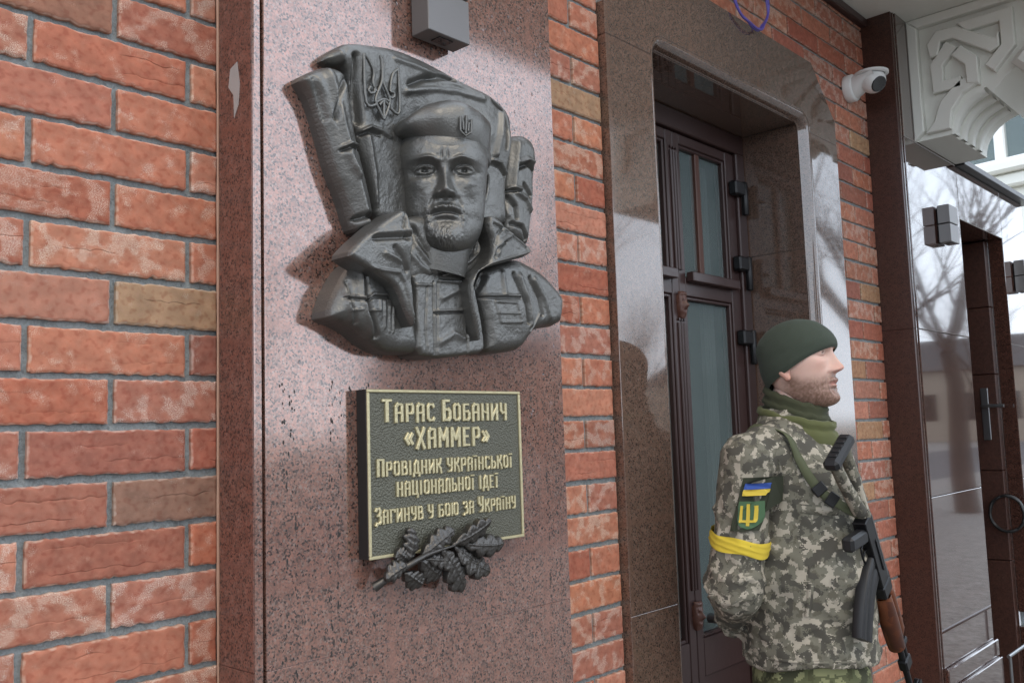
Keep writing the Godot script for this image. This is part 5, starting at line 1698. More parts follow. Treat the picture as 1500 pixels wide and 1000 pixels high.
func build_branch() -> void:
	var b := thing("oak_branch", "dark bronze oak branch with lobed leaves across the plaque's lower edge", "oak branch", Vector3(1.16, -0.22, 0.1102))
	var o := -b.position
	var path := []
	var s := p2(STEM)
	for i in s.size():
		path.append(Vector3(s[i].x, s[i].y, 0.128 + 0.034 * smoothstep(0.0, 2.0, i)) + o)
	var st := start()
	add_tube(st, smooth_path(path, 6), [0.0085, 0.0085, 0.008, 0.0075, 0.007, 0.007, 0.0068, 0.0066, 0.0064, 0.006, 0.006, 0.0058, 0.0056, 0.0054, 0.0052, 0.005, 0.005, 0.0048, 0.0046, 0.0044, 0.0042, 0.004, 0.004, 0.0038, 0.0036, 0.0034, 0.003, 0.0028, 0.0025, 0.002, 0.002], 10)
	obj("stem", done(st), "dark_bronze", b)
	var i := 0
	for l in LEAVES:
		var a := Vector2(l[0], l[1])
		var t := Vector2(l[2], l[3])
		var len := a.distance_to(t)
		var m := oak_leaf(len * 1.06, l[4] * 1.85, 40 + i)
		var leaf := obj("leaf" if i == 0 else "leaf_%03d" % i, m, "dark_bronze", b)
		var d := (t - a).normalized()
		var dx := Vector3(d.x, d.y, -0.10 if i > 3 else 0.05).normalized()
		var dy := Vector3(-d.y, d.x, 0.0)
		leaf.transform = Transform3D(Basis(dx, dy, dx.cross(dy)), Vector3(a.x, a.y, 0.152 + 0.004 * (i % 3)) + o)
		i += 1

# ---------------------------------------------------------------- distance fields
func cap_d(p: Vector3, a: Vector3, b: Vector3, ra: float, rb: float) -> float:
	var ab := b - a
	var t := clampf((p - a).dot(ab) / ab.length_squared(), 0.0, 1.0)
	return p.distance_to(a + ab * t) - lerpf(ra, rb, t)

func smin(a: float, b: float, k: float) -> float:
	var h := clampf(0.5 + 0.5 * (b - a) / k, 0.0, 1.0)
	return lerpf(b, a, h) - k * h * (1.0 - h)

# surface nets: one vertex in each cell the surface crosses, one quad round each crossed edge
func nets(lo: Vector3, hi: Vector3, cell: float, f: Callable) -> Array:
	var nx := int((hi.x - lo.x) / cell) + 2
	var ny := int((hi.y - lo.y) / cell) + 2
	var nz := int((hi.z - lo.z) / cell) + 2
	var val := PackedFloat32Array()
	val.resize(nx * ny * nz)
	var B := 4
	var reach := cell * B * 0.87 * 1.6 + 0.012
	for bz in range(0, nz, B):
		for by in range(0, ny, B):
			for bx in range(0, nx, B):
				var c := lo + Vector3(bx + B * 0.5, by + B * 0.5, bz + B * 0.5) * cell
				var d: float = f.call(c)
				var far := absf(d) > reach
				for z in range(bz, mini(bz + B, nz)):
					for y in range(by, mini(by + B, ny)):
						for x in range(bx, mini(bx + B, nx)):
							val[(z * ny + y) * nx + x] = d if far else f.call(lo + Vector3(x, y, z) * cell)
	var at := PackedInt32Array()
	at.resize(nx * ny * nz)
	at.fill(-1)
	var v := PackedVector3Array()
	var id := PackedInt32Array()
	var off := [0, 1, nx, nx + 1, nx * ny, nx * ny + 1, nx * ny + nx, nx * ny + nx + 1]
	var edges := [[0, 1], [2, 3], [4, 5], [6, 7], [0, 2], [1, 3], [4, 6], [5, 7], [0, 4], [1, 5], [2, 6], [3, 7]]
	for z in nz - 1:
		for y in ny - 1:
			for x in nx - 1:
				var i := (z * ny + y) * nx + x
				var s := val[i] < 0.0
				var mixed := false
				for k in range(1, 8):
					if (val[i + off[k]] < 0.0) != s:
						mixed = true
						break
				if not mixed:
					continue
				var sum := Vector3.ZERO
				var n := 0
				for e in edges:
					var a: float = val[i + off[e[0]]]
					var b: float = val[i + off[e[1]]]
					if (a < 0.0) != (b < 0.0):
						var t := a / (a - b)
						var pa := Vector3(e[0] & 1, (e[0] >> 1) & 1, e[0] >> 2)
						var pb := Vector3(e[1] & 1, (e[1] >> 1) & 1, e[1] >> 2)
						sum += pa.lerp(pb, t)
						n += 1
				at[i] = v.size()
				v.append(lo + (Vector3(x, y, z) + sum / n) * cell)
	var ax := [1, nx, nx * ny]
	for z in range(1, nz - 1):
		for y in range(1, ny - 1):
			for x in range(1, nx - 1):
				var i := (z * ny + y) * nx + x
				var s := val[i] < 0.0
				for k in 3:
					if (val[i + ax[k]] < 0.0) == s:
						continue
					var u: int = ax[(k + 1) % 3]
					var w: int = ax[(k + 2) % 3]
					var q := [at[i], at[i - u], at[i - u - w], at[i - w]]
					if q.min() < 0:
						continue
					if s:
						id.append_array([q[0], q[2], q[1], q[0], q[3], q[2]])
					else:
						id.append_array([q[0], q[1], q[2], q[0], q[2], q[3]])
	return [v, id]

# ---------------------------------------------------------------- the guard
const PX := 2.29          # his mid plane
var fold_noise: FastNoiseLite

func torso_d(p: Vector3) -> float:
	var q := Vector3((p.x - PX) / 0.98, p.y, p.z)
	var d := cap_d(q, Vector3(0, -0.58, 0.300), Vector3(0, -0.36, 0.302), 0.166, 0.166)
	d = smin(d, cap_d(q, Vector3(0, -0.36, 0.302), Vector3(0, -0.17, 0.305), 0.163, 0.148), 0.06)
	d = smin(d, cap_d(p, Vector3(PX - 0.14, -0.070, 0.278), Vector3(PX + 0.14, -0.070, 0.278), 0.072, 0.072), 0.07)
	d = smin(d, cap_d(p, Vector3(PX, -0.03, 0.285), Vector3(PX, 0.03, 0.292), 0.082, 0.070), 0.06)
	return d

func arm_d(p: Vector3, s: float) -> float:
	var d := cap_d(p, Vector3(PX + s * 0.195, -0.088, 0.258), Vector3(PX + s * 0.232, -0.390, 0.228), 0.068, 0.060)
	d = smin(d, cap_d(p, Vector3(PX + s * 0.232, -0.395, 0.226), Vector3(PX + s * 0.075, -0.500, 0.128), 0.058, 0.045), 0.03)
	return d

# folds of the cloth: drag lines down and forward from the armpits, rings at elbow and waist, small crumples
func fold_d(p: Vector3) -> float:
	var s := absf(p.x - PX)
	var n := fold_noise.get_noise_3d(p.x * 5.0, p.y * 5.0, p.z * 5.0)
	var ph := (p.y * 0.9 + p.z * 1.3) * 23.0 + 3.2 * n
	var crest := pow(1.0 - absf(sin(ph)), 2.2)
	var d := -0.0150 * crest * exp(-pow((p.y + 0.32) / 0.17, 2.0)) * clampf(fold_noise.get_noise_3d(p.x * 4.0 + 9.0, p.y * 4.0, p.z * 4.0) * 2.2 + 0.5, 0.0, 1.0)
	d -= 0.0120 * pow(1.0 - absf(sin(p.y * 42.0 + p.z * 22.0 + 3.0 * n)), 2.0) * exp(-pow((p.y + 0.38) / 0.09, 2.0)) * smoothstep(0.15, 0.21, s)
	d -= 0.0110 * pow(1.0 - absf(sin(p.y * 34.0 + p.x * 10.0 + 5.0 * n)), 2.0) * exp(-pow((p.y + 0.53) / 0.08, 2.0)) * smoothstep(0.22, 0.12, s)
	return d + 0.0055 * fold_noise.get_noise_3d(p.x * 9.0, p.y * 6.0, p.z * 9.0) + 0.0042 * fold_noise.get_noise_3d(p.x * 30.0, p.y * 22.0, p.z * 30.0)

func jacket_d(p: Vector3) -> float:
	var t := torso_d(p)
	var a := minf(arm_d(p, -1.0), arm_d(p, 1.0))
	var d := smin(t, a, 0.006)
	if absf(d) < 0.06:
		d += fold_d(p)
	d = maxf(d, -0.595 + 0.012 * sin(p.z * 20.0) - p.y)
	return maxf(d, p.y - 0.045)

func trousers_d(p: Vector3) -> float:
	var q := Vector3((p.x - PX) / 0.98, p.y, p.z)
	var d := cap_d(q, Vector3(0, -0.57, 0.300), Vector3(0, -0.68, 0.298), 0.140, 0.148)
	for s: float in [-1.0, 1.0]:
		var l := cap_d(p, Vector3(PX + s * 0.09, -0.70, 0.296), Vector3(PX + s * 0.105, -1.03, 0.305), 0.096, 0.078)
		l = smin(l, cap_d(p, Vector3(PX + s * 0.105, -1.03, 0.305), Vector3(PX + s * 0.110, -1.32, 0.285), 0.078, 0.066), 0.03)
		d = smin(d, l, 0.03)
	d += 0.007 * fold_noise.get_noise_3d(p.x * 12.0, p.y * 7.0, p.z * 12.0)
	return d

func boot_d(p: Vector3, s: float) -> float:
	var x := PX + s * 0.112
	var d := cap_d(p, Vector3(x, -1.28, 0.282), Vector3(x, -1.43, 0.280), 0.060, 0.056)
	d = smin(d, cap_d(p, Vector3(x, -1.455, 0.262), Vector3(x + s * 0.02, -1.462, 0.425), 0.048, 0.040), 0.04)
	return maxf(d, -1.4995 - p.y)

# hand behind the back: palm and five bent fingers
func hand_parts(s: float) -> Array:
	var w := Vector3(PX + s * 0.078, -0.500, 0.132)
	var d := Vector3(-s * 0.92, -0.25, 0.06).normalized()
	var across := Vector3(-s * 0.5, 0.78, 0.0)
	across = (across - d * across.dot(d)).normalized()
	var out := d.cross(across).normalized()
	if out.z > 0.0:
		out = -out
	var caps := []
	for k in 4:
		caps.append([w, w + d * 0.085 + across * (0.030 - 0.020 * k), 0.020, 0.013])
	var lens := [0.066, 0.075, 0.070, 0.054]
	for k in 4:
		var a := w + d * 0.085 + across * (0.030 - 0.020 * k)
		var b: Vector3 = a + (d + out * -0.35).normalized() * lens[k] * 0.45
		var c: Vector3 = b + (d * 0.75 + out * -0.8).normalized() * lens[k] * 0.32
		var e: Vector3 = c + (d * 0.3 + out * -1.0).normalized() * lens[k] * 0.27
		caps.append([a, b, 0.0100, 0.0092])
		caps.append([b, c, 0.0092, 0.0086])
		caps.append([c, e, 0.0086, 0.0078])
	var ta := w + d * 0.025 + across * 0.024
	var tb := ta + (d * 0.6 + across * 0.8).normalized() * 0.042
	caps.append([ta, tb, 0.0125, 0.0105])
	caps.append([tb, tb + (d * 0.95 + across * 0.25).normalized() * 0.032, 0.0105, 0.0088])
	return caps

# from outside along dir until the cloth is reached
func cling(from: Vector3, dir: Vector3, gap: float, f: Callable) -> Vector3:
	var p := from
	for i in 60:
		var d: float = f.call(p) - gap
		if d < 0.0008:
			break
		p += dir * d * 0.7
	return p

func build_person() -> void:
	fold_noise = noise(404, 1.0, 2)
	var at := Vector3(PX, GROUND, 0.30)
	var g := thing("person", "person in grey camouflage jacket and dark green knit cap standing guard, face in profile", "person", at)
	var o := -at
	# head
	var face := Transform3D(Basis(Vector3.UP, 0.04) * Basis(Vector3.RIGHT, -0.05), Vector3(2.287, 0.163, 0.322))
	var rows := head_rows({"seed": 9, "rough": 0.4, "beard": 0.9, "mouth": 0.024, "sag": 0.002, "nose": 1.2, "brow": 0.001, "rows": 110, "cols": 130, "chin": 0.004})
	var nzb := noise(606, 1.0, 3)
	var v := PackedVector3Array()
	var col := PackedColorArray()
	var id := PackedInt32Array()
	var w: int = rows[0].size()
	for r: PackedVector3Array in rows:
		for p in r:
			var under := 1.0 - 0.10 * smoothstep(0.022, 0.05, p.y)
			v.append(face * Vector3(p.x * under, p.y - 0.16 * maxf(0.0, p.y - 0.02), p.z * under))
			# beard hair, lips, brows and flushed nose and cheek
			var ax := absf(p.x)
			var jaw := smoothstep(-0.035, -0.072, p.y + 0.10 * (0.055 - p.z) - 0.02 * smoothstep(0.03, 0.0, p.z)) * smoothstep(-0.045, 0.0, p.z)
			var mouth := g2(ax, p.y, 0.0, -0.0665, 0.021, 0.0075) * smoothstep(0.06, 0.075, p.z)
			var tache := g2(ax, p.y, 0.0, -0.0525, 0.026, 0.006) * smoothstep(0.06, 0.075, p.z)
			var hair := clampf(jaw * (1.0 - mouth) + 0.8 * tache, 0.0, 1.0) * clampf(0.85 + 0.45 * nzb.get_noise_3d(p.x * 170.0, p.y * 90.0, p.z * 170.0), 0.3, 1.0)
			hair *= smoothstep(0.02, -0.02, p.y)
			var c := Color(1.0, 1.0, 1.0)
			c = c.lerp(Color(1.03, 0.80, 0.76), 0.7 * g2(ax, p.y, 0.0, -0.028, 0.020, 0.014) * smoothstep(0.07, 0.09, p.z) + 0.45 * g2(ax, p.y, 0.045, -0.02, 0.02, 0.02))
			c = c.lerp(Color(0.86, 0.50, 0.46), mouth * 0.8)
			c = c.lerp(Color(0.20, 0.145, 0.10), hair * 0.88)
			c = c.lerp(Color(0.34, 0.25, 0.17), 0.90 * g2(ax, p.y, 0.031, 0.0325, 0.019, 0.0046) * smoothstep(0.05, 0.07, p.z))
			c = c.lerp(Color(0.10, 0.09, 0.09), 0.85 * g2(ax, p.y, 0.031, 0.0125, 0.0058, 0.0040) * smoothstep(0.04, 0.06, p.z))
			c = c.lerp(Color(0.20, 0.14, 0.11), 0.75 * g2(ax, p.y, 0.032, 0.0170, 0.0125, 0.0018) * smoothstep(0.03, 0.05, p.z))
			col.append(c)
	for j in rows.size() - 1:
		for i in w:
			var k := (i + 1) % w
			id.append_array([j * w + i, j * w + k, (j + 1) * w + k, j * w + i, (j + 1) * w + k, (j + 1) * w + i])
	var join := func(m: Array, c: Color) -> void:
		var first := v.size()
		v.append_array(m[0])
		for q in (m[0] as PackedVector3Array).size():
			col.append(c)
		for q in m[1]:
			id.append(first + q)
	# ears
	for s: float in [-1.0, 1.0]:
		var ear := nets(Vector3(-0.045, -0.05, -0.03), Vector3(0.045, 0.05, 0.03), 0.003, func(p: Vector3) -> float:
			var d := cap_d(p, Vector3(-0.010, 0.016, 0.004), Vector3(0.004, 0.020, 0.0), 0.0075, 0.007)
			d = smin(d, cap_d(p, Vector3(-0.012, 0.014, 0.004), Vector3(-0.010, -0.010, 0.004), 0.007, 0.007), 0.006)
			d = smin(d, cap_d(p, Vector3(-0.010, -0.010, 0.004), Vector3(0.004, -0.026, 0.0), 0.0075, 0.0085), 0.007)
			d = smin(d, cap_d(p, Vector3(0.002, 0.012, -0.004), Vector3(0.002, -0.018, -0.004), 0.012, 0.009), 0.004)
			return maxf(d, -cap_d(p, Vector3(0.002, 0.006, 0.010), Vector3(0.003, -0.010, 0.010), 0.0065, 0.005)))
		var ev := PackedVector3Array()
		for p: Vector3 in ear[0]:
			ev.append(face * Vector3(s * (0.0715 + p.z * 0.8), p.y - 0.018, p.x - 0.010))
		join.call([ev, ear[1]], Color(1.05, 0.80, 0.76))
	# neck, trunk and limbs under the clothes, and the hands
	join.call(nets(Vector3(1.95, -1.47, 0.02), Vector3(2.63, 0.12, 0.46), 0.018, func(p: Vector3) -> float:
		var d := cap_d(p, Vector3(PX, 0.08, 0.300), Vector3(PX, -0.08, 0.285), 0.056, 0.062)
		d = smin(d, cap_d(Vector3((p.x - PX) / 1.1, p.y, p.z), Vector3(0, -0.15, 0.29), Vector3(0, -0.62, 0.297), 0.100, 0.092), 0.05)
		for s: float in [-1.0, 1.0]:
			d = smin(d, cap_d(p, Vector3(PX + s * 0.19, -0.09, 0.258), Vector3(PX + s * 0.232, -0.39, 0.228), 0.045, 0.038), 0.03)
			d = smin(d, cap_d(p, Vector3(PX + s * 0.232, -0.39, 0.228), Vector3(PX + s * 0.075, -0.50, 0.128), 0.036, 0.026), 0.02)
			d = smin(d, cap_d(p, Vector3(PX + s * 0.06, -0.68, 0.296), Vector3(PX + s * 0.105, -1.03, 0.305), 0.058, 0.050), 0.03)
			d = smin(d, cap_d(p, Vector3(PX + s * 0.105, -1.03, 0.305), Vector3(PX + s * 0.11, -1.42, 0.285), 0.050, 0.036), 0.03)
		return d), Color(1, 1, 1))
	for s: float in [-1.0, 1.0]:
		var caps := hand_parts(s)
		join.call(nets(Vector3(PX - 0.17, -0.68, 0.02), Vector3(PX + 0.17, -0.47, 0.20), 0.004, func(p: Vector3) -> float:
			var d := 1.0
			for c in caps:
				d = smin(d, cap_d(p, c[0], c[1], c[2], c[3]), 0.004)
			return d), Color(1.0, 0.86, 0.80))
	for i in v.size():
		v[i] += o
	obj("body", indexed(v, id, col), "skin", g)
	# knit cap pulled down to the ears
	var W := [-0.08, 0.074, -0.04, 0.0830, 0.0, 0.0865, 0.04, 0.085, 0.075, 0.073, 0.098, 0.050, 0.108, 0.026, 0.1125, 0.0]
	var F := [-0.08, 0.080, 0.0, 0.088, 0.03, 0.0995, 0.05, 0.098, 0.075, 0.083, 0.098, 0.055, 0.108, 0.027, 0.1125, 0.0]
	var B := [-0.08, 0.086, -0.04, 0.100, 0.0, 0.108, 0.045, 0.109, 0.078, 0.088, 0.098, 0.058, 0.108, 0.028, 0.1125, 0.0]
	var cap_rows := []
	var nzk := noise(505, 1.0, 2)
	for j in 41:
		var u := j / 40.0
		var ring := PackedVector3Array()
		for i in 80:
			var a := TAU * i / 80.0
			var c := cos(a)
			var s := sin(a)
			var edge := -0.021 + 0.047 * c - 0.006 * absf(s)
			var y := lerpf(edge, 0.1124, 1.0 - pow(1.0 - u, 1.35))
			var grow := 1.0 - 0.05 * smoothstep(0.06, 0.0, u) + 0.018 * nzk.get_noise_3d(s * 2.0, c * 2.0, u * 3.0)
			grow += 0.010 * sin(a * 2.0 + u * 14.0 + 2.0 * nzk.get_noise_2d(a, u * 4.0)) * smoothstep(0.1, 0.5, u) * smoothstep(-0.2, -0.9, c)
			ring.append(face * Vector3(s * curve(W, y) * grow, y, (c * curve(F, y) if c > 0 else c * curve(B, y)) * grow) + o)
		cap_rows.append(ring)
	obj("knit_cap", skin(cap_rows, true), "knit_green", g)
	# neck gaiter and fleece collar: rolls of cloth that sink to the front
	for part in 2:
		var gr := []
		var prof: Array = [[0.066, 0.070], [0.064, 0.080], [0.052, 0.084], [0.043, 0.077], [0.037, 0.084], [0.026, 0.088], [0.018, 0.079], [0.010, 0.086], [0.0, 0.090], [-0.010, 0.084], [-0.03, 0.08]] if part == 0 else [[0.004, 0.084], [0.012, 0.092], [0.008, 0.100], [-0.004, 0.102], [-0.010, 0.094], [-0.018, 0.101], [-0.030, 0.106], [-0.046, 0.102], [-0.07, 0.095]]
		for q in prof:
			var ring := PackedVector3Array()
			for i in 72:
				var a := TAU * i / 72.0
				var c := cos(a)
				var s := sin(a)
				var wob := 1.0 + 0.03 * nzk.get_noise_3d(s * 1.6, c * 1.6, q[0] * 30.0 + part * 7.0)
				var sink := -0.060 * (c * 0.5 + 0.5) + 0.006 * nzk.get_noise_2d(a * 2.0 + part * 9.0, 4.0)
				ring.append(Vector3(PX + s * q[1] * 0.86 * wob, 0.040 + q[0] + sink * (1.0 if part == 0 else 0.8), 0.302 + c * q[1] * wob) + o)
			gr.append(ring)
		gr.reverse()
		obj("neck_gaiter" if part == 0 else "fleece_collar", skin(gr, true), "knit_olive" if part == 0 else "olive_fleece", g)
	# jacket, trousers, boots
	var cloth := func(m: Array, called: String, mt: String) -> MeshInstance3D:
		var vv := PackedVector3Array()
		for p: Vector3 in m[0]:
			vv.append(p + o)
		return obj(called, indexed(vv, m[1]), mt, g)
	var jk := cloth.call(nets(Vector3(1.93, -0.66, 0.03), Vector3(2.65, 0.08, 0.53), 0.0085, jacket_d), "jacket", "camouflage") as MeshInstance3D
	cloth.call(nets(Vector3(2.04, -1.42, 0.09), Vector3(2.54, -0.48, 0.50), 0.013, trousers_d), "trousers", "camouflage_green")
	for s: float in [-1.0, 1.0]:
		var x := PX + s * 0.112
		cloth.call(nets(Vector3(x - 0.09, -1.52, 0.17), Vector3(x + 0.10, -1.20, 0.50), 0.010, func(p: Vector3) -> float: return boot_d(p, s)), "boot", "boot")
	# stitched details laid on the cloth: chest pocket flap, side pocket welt, sleeve and yoke seams
	var strip := func(pts: Array, half: float, called: String, lift: float) -> void:
		var into := Vector3(0.80, 0.0, -0.60)
		var path := []
		for q: Vector3 in pts:
			path.append(cling(q - into * 0.20, into, lift, jacket_d))
		var line := smooth_path(path, 6)
		var strip_rows := []
		for i in line.size():
			var d := (line[mini(i + 1, line.size() - 1)] - line[maxi(i - 1, 0)]).normalized()
			var e := d.cross(into).normalized() * half
			strip_rows.append(PackedVector3Array([line[i] - e - into * 0.001 + o, line[i] + e - into * 0.001 + o, line[i] + e + into * 0.006 + o, line[i] - e + into * 0.006 + o]))
		var ss := start()
		add_grid(ss, strip_rows, true)
		obj(called, done(ss), "camouflage", jk)
	strip.call([Vector3(2.12, -0.335, 0.40), Vector3(2.12, -0.40, 0.395), Vector3(2.12, -0.46, 0.385)], 0.007, "pocket_welt", 0.0015)
	strip.call([Vector3(2.14, -0.205, 0.37), Vector3(2.15, -0.210, 0.42), Vector3(2.18, -0.213, 0.455)], 0.011, "pocket_flap", 0.002)
	strip.call([Vector3(2.13, -0.06, 0.30), Vector3(2.12, -0.10, 0.335), Vector3(2.11, -0.16, 0.345), Vector3(2.10, -0.21, 0.335)], 0.0035, "shoulder_seam", 0.001)
	strip.call([Vector3(2.14, -0.568, 0.20), Vector3(2.12, -0.568, 0.30), Vector3(2.14, -0.568, 0.40), Vector3(2.20, -0.568, 0.46)], 0.004, "hem_seam", 0.001)
	# yellow band round the upper arm
	var band := []
	for j in 9:
		var ring := PackedVector3Array()
		for i in 48:
			var a := TAU * i / 48.0
			var dir := Vector3(cos(a), 0, sin(a))
			var c := Vector3(PX - 0.217, -0.264 - 0.0046 * j - 0.018 * sin(a) + 0.003 * sin(a * 3.0) + 0.0012 * sin(j * 1.7 + a * 5.0), 0.241)
			var q := cling(c + dir * 0.20, -dir, 0.0030 + 0.0012 * sin(PI * j / 8.0) + 0.0011 * sin(j * 2.1 + a * 3.0 + 1.5 * sin(a * 2.0)), func(p: Vector3) -> float: return arm_d(p, -1.0) + 0.35 * fold_d(p) - 0.004)
			ring.append(q + o)
		band.append(ring)
	band.reverse()
	obj("arm_band", skin(band, true), "yellow_cloth", g)
	# sleeve badges: a flag over a shield with a trident
	var badge := func(pts: Array, lift: float, called: String, mt: String, parent: Node3D) -> MeshInstance3D:
		# outline in (z, y) laid onto the sleeve from outside
		var poly := p2(pts)
		var ids := Geometry2D.triangulate_polygon(poly)
		var st := start()
		for k in range(0, ids.size(), 3):
			var q := []
			for m in 3:
				var c := poly[ids[k + m]]
				q.append(cling(Vector3(1.90, c.y, c.x - 0.020), Vector3(1, 0, 0), lift, arm_smooth) + o)
			tri(st, q[0], q[1], q[2], Vector3(-1, 0, 0))
		return obj(called, done(st), mt, parent)
	var subdiv := func(a: float, b: float, c: float, d: float, slant: float) -> Array:
		# a slanted rectangle as a dense outline
		var out := []
		for q in [[a, c, b, c], [b, c, b, d], [b, d, a, d], [a, d, a, c]]:
			for k in 6:
				var t := k / 6.0
				var z := lerpf(q[0], q[2], t)
				var y := lerpf(q[1], q[3], t)
				out.append_array([z + (y + 0.19) * slant, y])
		return out
	var patch := Node3D.new()
	patch.name = "sleeve_badge"
	g.add_child(patch)
	badge.call(subdiv.call(0.288, 0.344, -0.250, -0.124, 0.28), 0.0075, "backing", "patch_green", patch)
	badge.call(subdiv.call(0.297, 0.338, -0.152, -0.138, 0.28), 0.0100, "blue_stripe", "flag_blue", patch)
	badge.call(subdiv.call(0.297, 0.338, -0.167, -0.1525, 0.28), 0.0100, "yellow_stripe", "flag_yellow", patch)
	var shield := []
	for k in 9:
		shield.append_array([lerpf(0.292, 0.340, k / 8.0) + 0.002, -0.180])
	for k in 13:
		var a := -PI * k / 12.0
		shield.append_array([0.316 + 0.024 * cos(a) - 0.006 * sin(a) * -1.0, -0.212 + 0.034 * sin(a)])
	badge.call(shield, 0.0098, "shield", "patch_edge", patch)
	for t in [[0.299, -0.190, 0.305, -0.228], [0.327, -0.190, 0.333, -0.228], [0.313, -0.186, 0.320, -0.238], [0.300, -0.224, 0.332, -0.230]]:
		badge.call(subdiv.call(t[0], t[2], t[3], t[1], 0.12), 0.0122, "trident", "flag_yellow", patch)

func arm_smooth(p: Vector3) -> float:
	return smin(torso_d(p), arm_d(p, -1.0), 0.02) + fold_d(p)

# ---------------------------------------------------------------- rifle slung across the chest
func build_rifle() -> void:
	var x := Vector3(0.531, -0.846, -0.043).normalized()
	var y := Vector3(0.846, 0.531, 0.0)
	y = (y - x * x.dot(y)).normalized()
	var z := x.cross(y)
	var rf := thing("rifle", "black rifle with curved magazine, wooden handguard and cloth-wrapped skeleton stock, muzzle down", "rifle", Vector3(2.120, -0.056, 0.494))
	rf.basis = Basis(x, y, z)
	var st := start()
	# butt pad: a long rounded plate with slots
	add_box(st, Vector3(-0.016, -0.088, -0.019), Vector3(0.012, 0.036, 0.019), 0.008)
	for k in 5:
		add_box(st, Vector3(-0.0185, -0.066 + 0.019 * k, -0.010), Vector3(-0.0161, -0.056 + 0.019 * k, 0.010), 0.001)
	obj("butt_pad", done(st), "gun_polymer", rf)
	st = start()
	add_tube(st, smooth_path([Vector3(0.008, 0.006, 0), Vector3(0.10, 0.008, 0), Vector3(0.205, 0.006, 0)]), [0.0155, 0.015, 0.0145, 0.015, 0.0155, 0.016, 0.016, 0.0155, 0.016, 0.0165, 0.017, 0.018, 0.018], 10)
	add_tube(st, smooth_path([Vector3(0.008, -0.062, 0), Vector3(0.08, -0.042, 0), Vector3(0.18, -0.008, 0)]), [0.0150, 0.015, 0.0145, 0.0145, 0.015, 0.0155, 0.015, 0.0155, 0.016, 0.0165, 0.017, 0.018, 0.018], 10)
	obj("stock", done(st), "camouflage", rf)
	# receiver with ribbed cover, ejection port, selector
	st = start()
	add_box(st, Vector3(0.200, -0.030, -0.0165), Vector3(0.425, 0.012, 0.0165), 0.002)
	add_box(st, Vector3(0.395, -0.034, -0.019), Vector3(0.430, 0.018, 0.019), 0.003)
	obj("receiver", done(st), "gun_black", rf)
	st = start()
	var rows := []
	for i in 14:
		var s := 0.202 + 0.190 * i / 13.0
		var ring := PackedVector3Array()
		var h := 0.022 + (0.0018 if i % 3 == 0 else 0.0) - (0.008 if i == 0 else 0.0)
		for k in 11:
			var a := PI * k / 10.0
			ring.append(Vector3(s, 0.0122 + sin(a) * h, cos(a) * 0.0162))
		rows.append(ring)
	add_grid(st, rows)
	obj("top_cover", done(st), "gun_black", rf)
	st = start()
	add_box(st, Vector3(0.27, -0.004, 0.0166), Vector3(0.36, 0.004, 0.0195), 0.001)
	add_box(st, Vector3(0.27, -0.004, -0.0195), Vector3(0.36, 0.004, -0.0166), 0.001)
	obj("selector", done(st), "gun_polymer", rf)
	st = start()
	add_box(st, Vector3(0.392, 0.0185, -0.010), Vector3(0.432, 0.040, 0.010), 0.003)
	add_box(st, Vector3(0.380, 0.0402, -0.005), Vector3(0.425, 0.046, 0.005), 0.001)
	obj("rear_sight", done(st), "gun_black", rf)
	# pistol grip, trigger guard
	st = start()
	add_box(st, Vector3(-0.017, -0.095, -0.015), Vector3(0.019, 0.004, 0.015), 0.007, Transform3D(Basis(Vector3.BACK, -0.42), Vector3(0.236, -0.028, 0)))
	obj("pistol_grip", done(st), "gun_polymer", rf)
	st = start()
	add_tube(st, smooth_path([Vector3(0.255, -0.030, 0), Vector3(0.258, -0.052, 0), Vector3(0.285, -0.056, 0), Vector3(0.302, -0.050, 0), Vector3(0.304, -0.030, 0)]), [0.003], 6)
	add_tube(st, smooth_path([Vector3(0.278, -0.028, 0), Vector3(0.276, -0.040, 0), Vector3(0.282, -0.050, 0)]), [0.0028], 6)
	obj("trigger_guard", done(st), "gun_black", rf)
	# curved magazine with pressed ribs
	st = start()
	rows = []
	for i in 13:
		var t := i / 12.0
		var a := 0.16 + 0.52 * t
		var c := Vector2(0.331, -0.026) + Vector2(sin(a * 0.9) * 0.17 * t, -0.150 * t)
		var d := Vector2(cos(a), sin(a))
		var hw := 0.033
		var ring := PackedVector3Array()
		for q in [[-1.0, 0.7], [-0.92, 1.0], [-0.30, 1.0], [-0.22, 0.86], [0.05, 0.86], [0.13, 1.0], [0.92, 1.0], [1.0, 0.7], [1.0, -0.7], [0.92, -1.0], [0.13, -1.0], [0.05, -0.86], [-0.22, -0.86], [-0.30, -1.0], [-0.92, -1.0], [-1.0, -0.7]]:
			ring.append(Vector3(c.x + d.x * hw * q[0], c.y + d.y * hw * q[0], 0.0135 * q[1]))
		rows.append(ring)
	add_grid(st, rows, true, true)
	var lid: PackedVector3Array = rows[12]
	var mid := Vector3.ZERO
	for q in lid:
		mid += q / lid.size()
	for k in lid.size():
		tri(st, mid, lid[k], lid[(k + 1) % lid.size()], Vector3(0.3, -1, 0))
	obj("magazine", done(st), "gun_polymer", rf)
	# wooden handguards
	st = start()
	rows = []
	for i in 9:
		var t := i / 8.0
		var s := lerpf(0.432, 0.600, t)
		var h := 0.023 + 0.005 * sin(t * PI)
		var ring := PackedVector3Array()
		for k in 16:
			var a := TAU * k / 16.0
			ring.append(Vector3(s, -0.013 + sin(a) * h * (1.0 if sin(a) < 0 else 0.7), cos(a) * (0.0215 + 0.002 * sin(t * PI))))
		rows.append(ring)
	add_grid(st, rows, true)
	add_box(st, Vector3(0.4325, -0.030, -0.016), Vector3(0.434, 0.0, 0.016))
	obj("handguard", done(st), "gun_wood", rf)
	st = start()
